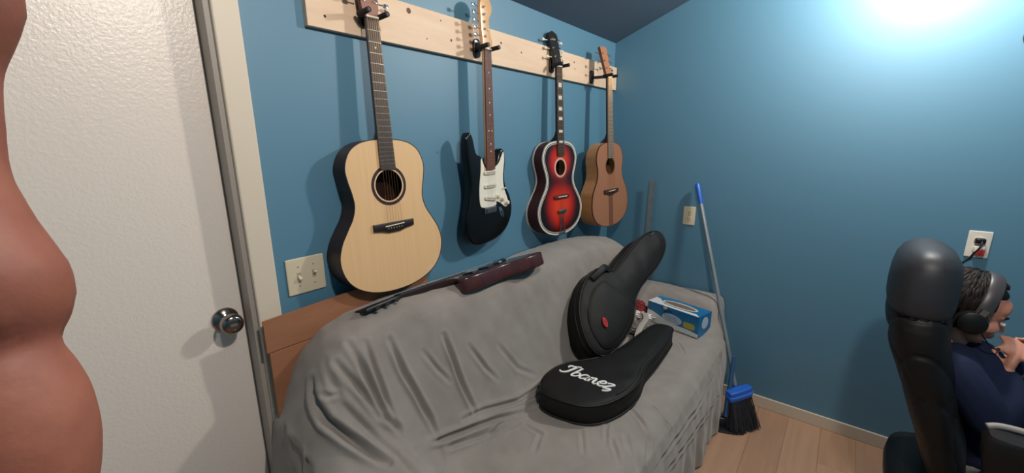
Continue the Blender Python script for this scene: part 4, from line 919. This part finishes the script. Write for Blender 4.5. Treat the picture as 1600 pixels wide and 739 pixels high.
for s in (-1, 1):
    limb(b, [(.0, s * .075, .905), (.0, s * .135, .880), (.045, s * .165, .82), (.085, s * .17, .755)], [.040, .044, .036, .030])
    hx_ = .108 if s < 0 else .14; hz = .880
    limb(b, [(.085, s * .17, .755), (.112, s * .13, .815), (hx_, s * .062, hz)], [.031, .030, .022])
    W = Vector((hx_, s * .062, hz)); d = Vector((.22, -s * .35, .90)).normalized()
    ell(b, W + d * .035, (.024, .014, .036), toM((0, 0, 0), d).to_3x3().to_4x4() @ Matrix.Identity(4))
    side = Vector((.75, .25 * s, -.2)).normalized()
    for j, (off, ln) in enumerate(((-.022, .042), (-.008, .050), (.007, .052), (.021, .046))):
        p0 = W + d * .060 + side * off; curl = Vector((-.35, -s * .4, .1))
        limb(b, [p0, p0 + d * ln * .5 + curl * .012, p0 + d * ln * .8 + curl * .045], [.0078, .0072, .0062], 10)
    p0 = W + d * .025 - side * .022; limb(b, [p0, p0 - side * .018 + d * .018, p0 - side * .012 + d * .042], [.009, .0085, .0070], 10)
    limb(b, [(.14, s * .07, .535), (.20, s * .085, .535), (.27, s * .09, .52)], [.074, .066, .050])
    limb(b, [(.27, s * .09, .52), (.30, s * .09, .33), (.29, s * .09, .13)], [.049, .044, .030])
    limb(b, [(.275, s * .09, .085), (.33, s * .095, .06), (.40, s * .10, .05)], [.032, .030, .022])
body = fuse('body', b, SKIN, child, K, .0045, 3)
b = bmesh.new()
ell(b, (.050, 0, .80), (.098, .142, .145)); ell(b, (.10, 0, .66), (.102, .134, .15)); ell(b, (.13, 0, .575), (.102, .140, .085)); ell(b, (.015, 0, .88), (.072, .10, .050))
for s in (-1, 1):
    hx2 = .108 if s < 0 else .14
    limb(b, [(.0, s * .07, .895), (.0, s * .138, .878), (.04, s * .168, .825), (.085, s * .172, .755)], [.052, .062, .056, .052])
    limb(b, [(.085, s * .172, .755), (.112, s * .135, .812), (hx2 + .004, s * .068, .862)], [.050, .044, .036])
sh = fuse('shirt', b, SHIRT, child, K, .006, 3)
b = bmesh.new(); ell(b, (.14, 0, .54), (.10, .145, .07))
for s in (-1, 1): limb(b, [(.14, s * .07, .540), (.18, s * .085, .540), (.22, s * .09, .530)], [.084, .079, .070])
fuse('shorts', b, SHORT, child, K, .007, 3)
# eyes, brows
for s in (-1, 1):
    e = bmesh.new(); ell(e, hd(.0835, s * .029, -.008), (.0065, .0125, .0065), hr3); bmesh.ops.transform(e, matrix=K, verts=e.verts); put('eye', e, mat('eye_white', (220, 215, 208), .2), child, True)
    e = bmesh.new(); ell(e, hd(.0885, s * .029, -.009), (.0028, .0055, .0055), hr3, 2); bmesh.ops.transform(e, matrix=K, verts=e.verts); put('iris', e, mat('iris_dark', (30, 20, 16), .2), child, True)
    put('eyebrow', tube([K @ hd(.084, s * .014, .010), K @ hd(.084, s * .030, .0145), K @ hd(.074, s * .047, .010)], [.0028, .0034, .002], 8), HAIR, child, True)
# hair: a cap and many tapered locks following the skull down to the nape
b = bmesh.new(); 
ell(b, hd(-.032, 0, .030), (.086, .081, .088), hr3); ell(b, hd(-.045, 0, -.030), (.066, .074, .070), hr3); ell(b, hd(.026, 0, .072), (.038, .055, .022), hr3)
bmesh.ops.transform(b, matrix=K, verts=b.verts)
hair = put('hair', b, HAIR, child, True)
r_ = random.Random(11); b = bmesh.new()
for k in range(420):
    th = r_.uniform(0, 2 * math.pi); el0 = r_.uniform(.25, 1.45); 
    back = math.cos(th) < .55                      # not over the face
    el1 = el0 - r_.uniform(.5, .9) if back else el0 - r_.uniform(.25, .45)
    if not back: el0 = max(el0, 1.0); el1 = max(el1, .78)
    el1 = max(el1, -1.0)
    pts = []; sw = r_.uniform(-.25, .25)
    for j in range(6):
        u = j / 5; el = el0 + (el1 - el0) * u; a = th + sw * u; R1, R2, R3 = .101, .088, .097
        k2 = 1.0 + r_.uniform(-.01, .015) + .015 * u
        pts.append(K @ hd(-.020 + R1 * math.cos(el) * math.cos(a) * k2, R2 * math.cos(el) * math.sin(a) * k2, .026 + R3 * math.sin(el) * k2 - (.02 * u if back else 0)))
    tube(pts, [.003, .0058, .0062, .0055, .004, .0008], 6, b)
put('hair_locks', b, HAIR, child, True)['kind'] = 'stuff'
# headphones
hpn = thing('headphones', 'grey over-ear headphones on the dark-haired child', 'headphones', K @ HC)
bandp = [K @ hd(.012 , .100 * math.cos(a), .012 + .112 * math.sin(a)) for a in [math.pi * (k / 24) for k in range(25)]]
flat_ratio = .28
def strip(pts, w_, th, up):     # flat band: wide across the head's length
    b = bmesh.new(); prev = None
    for i, p in enumerate(pts):
        d = (pts[min(i + 1, len(pts) - 1)] - pts[max(i - 1, 0)]).normalized(); s = (up - d * up.dot(d)).normalized(); n = d.cross(s)
        q = [b.verts.new(p + s * w_ * a + n * th * c_) for a, c_ in ((-1, -.4), (-1, .4), (-.8, 1), (.8, 1), (1, .4), (1, -.4), (.8, -1), (-.8, -1))]
        if prev:
            for k in range(8): b.faces.new((prev[k], prev[(k + 1) % 8], q[(k + 1) % 8], q[k]))
        else: b.faces.new(q[::-1])
        prev = q
    b.faces.new(prev); return b
upv = (K.to_3x3() @ (MHd.to_3x3() @ Vector((1, 0, 0))))
put('headband', strip(bandp, .017, .0045, upv), HP, hpn, 40)
for s in (-1, 1):
    put('slider', strip([K @ hd(.012, s * .1045, .030), K @ hd(.010, s * .103, .002)], .0095, .003, upv), CHROME, hpn)
    Mc_ = toM(K @ hd(.004, s * .083, -.022), K.to_3x3() @ (MHd.to_3x3() @ Vector((0, s, 0))))
    put('ear_cushion', lathe([(.020, 0), (.034, 0), (.039, .006), (.037, .014), (.030, .016)], Mc_, 28), BLACKF, hpn, 50)
    put('ear_cup', lathe([(.033, .014), (.036, .020), (.033, .030), (.020, .035), (0, .036)], Mc_, 28), BLACKP, hpn, 50)
put('microphone', tube(spline([K @ hd(.03, -.110, -.035), K @ hd(.06, -.102, -.062), K @ hd(.092, -.075, -.078), K @ hd(.106, -.045, -.082)], 5, False), [.002] * 14 + [.0045] * 2, 8), BLACKP, hpn, True)
# ---------------------------------------------------------------- photographer's hand close to the left of the lens
HS = mat('hand_skin', (126, 78, 62), .6, var=((108, 62, 50), 60, (1, 1, 1), .35, .7), bump=(900, .12, .0004), spec=.3)
HO = CAM - R_ * .0110 + U_ * .006
Kh = Matrix(((R_.x, U_.x, -F_.x, HO.x), (R_.y, U_.y, -F_.y, HO.y), (R_.z, U_.z, -F_.z, HO.z), (0, 0, 0, 1)))   # where the hand is held, fixed in the room
t = thing('person', 'bare hand of the photographer held at the left edge, only fingers showing', 'person', tuple(CAM + F_ * .07 - R_ * .1 - U_ * .1))
b = bmesh.new(); Z = -.070
# index finger nearest the lens, the other fingers behind it to the left, thumb below
limb(b, [(-.0812, -.0200, Z), (-.0805, -.0150, Z), (-.0845, -.006, Z), (-.0878, .004, Z), (-.0886, .0145, Z), (-.0886, .0245, Z), (-.0864, .036, Z), (-.087, .050, Z)], [.0118, .0120, .0104, .0090, .0086, .0084, .0098, .0082])
for j, (dx_, dy, dz, L_) in enumerate(((-.020, .004, -.002, 1.06), (-.039, .002, .003, 1.0), (-.056, -.006, .010, .84))):
    limb(b, [(-.085 + dx_, -.028, Z + dz), (-.088 + dx_, -.028 + .044 * L_ + dy, Z + dz), (-.089 + dx_, -.028 + .068 * L_ + dy, Z + dz + .003), (-.088 + dx_, -.028 + .092 * L_ + dy, Z + dz + .010)], [.0102, .0095, .0088, .0072])
ell(b, (-.105, -.062, Z + .002), (.044, .046, .014)); ell(b, (-.0805, -.0455, Z), (.0172, .0265, .014)); ell(b, (-.135, -.055, Z + .006), (.018, .040, .013))
limb(b, [(-.100, -.085, Z + .006), (-.078, -.070, Z + .022), (-.078, -.050, Z + .040), (-.085, -.034, Z + .046)], [.016, .013, .0105, .0085])
limb(b, [(-.112, -.090, Z), (-.120, -.130, Z + .004), (-.135, -.22, Z + .02), (-.16, -.34, Z + .06)], [.030, .027, .034, .042], 18)
hand = fuse('hand', b, HS, t, Kh, .0016, 4)
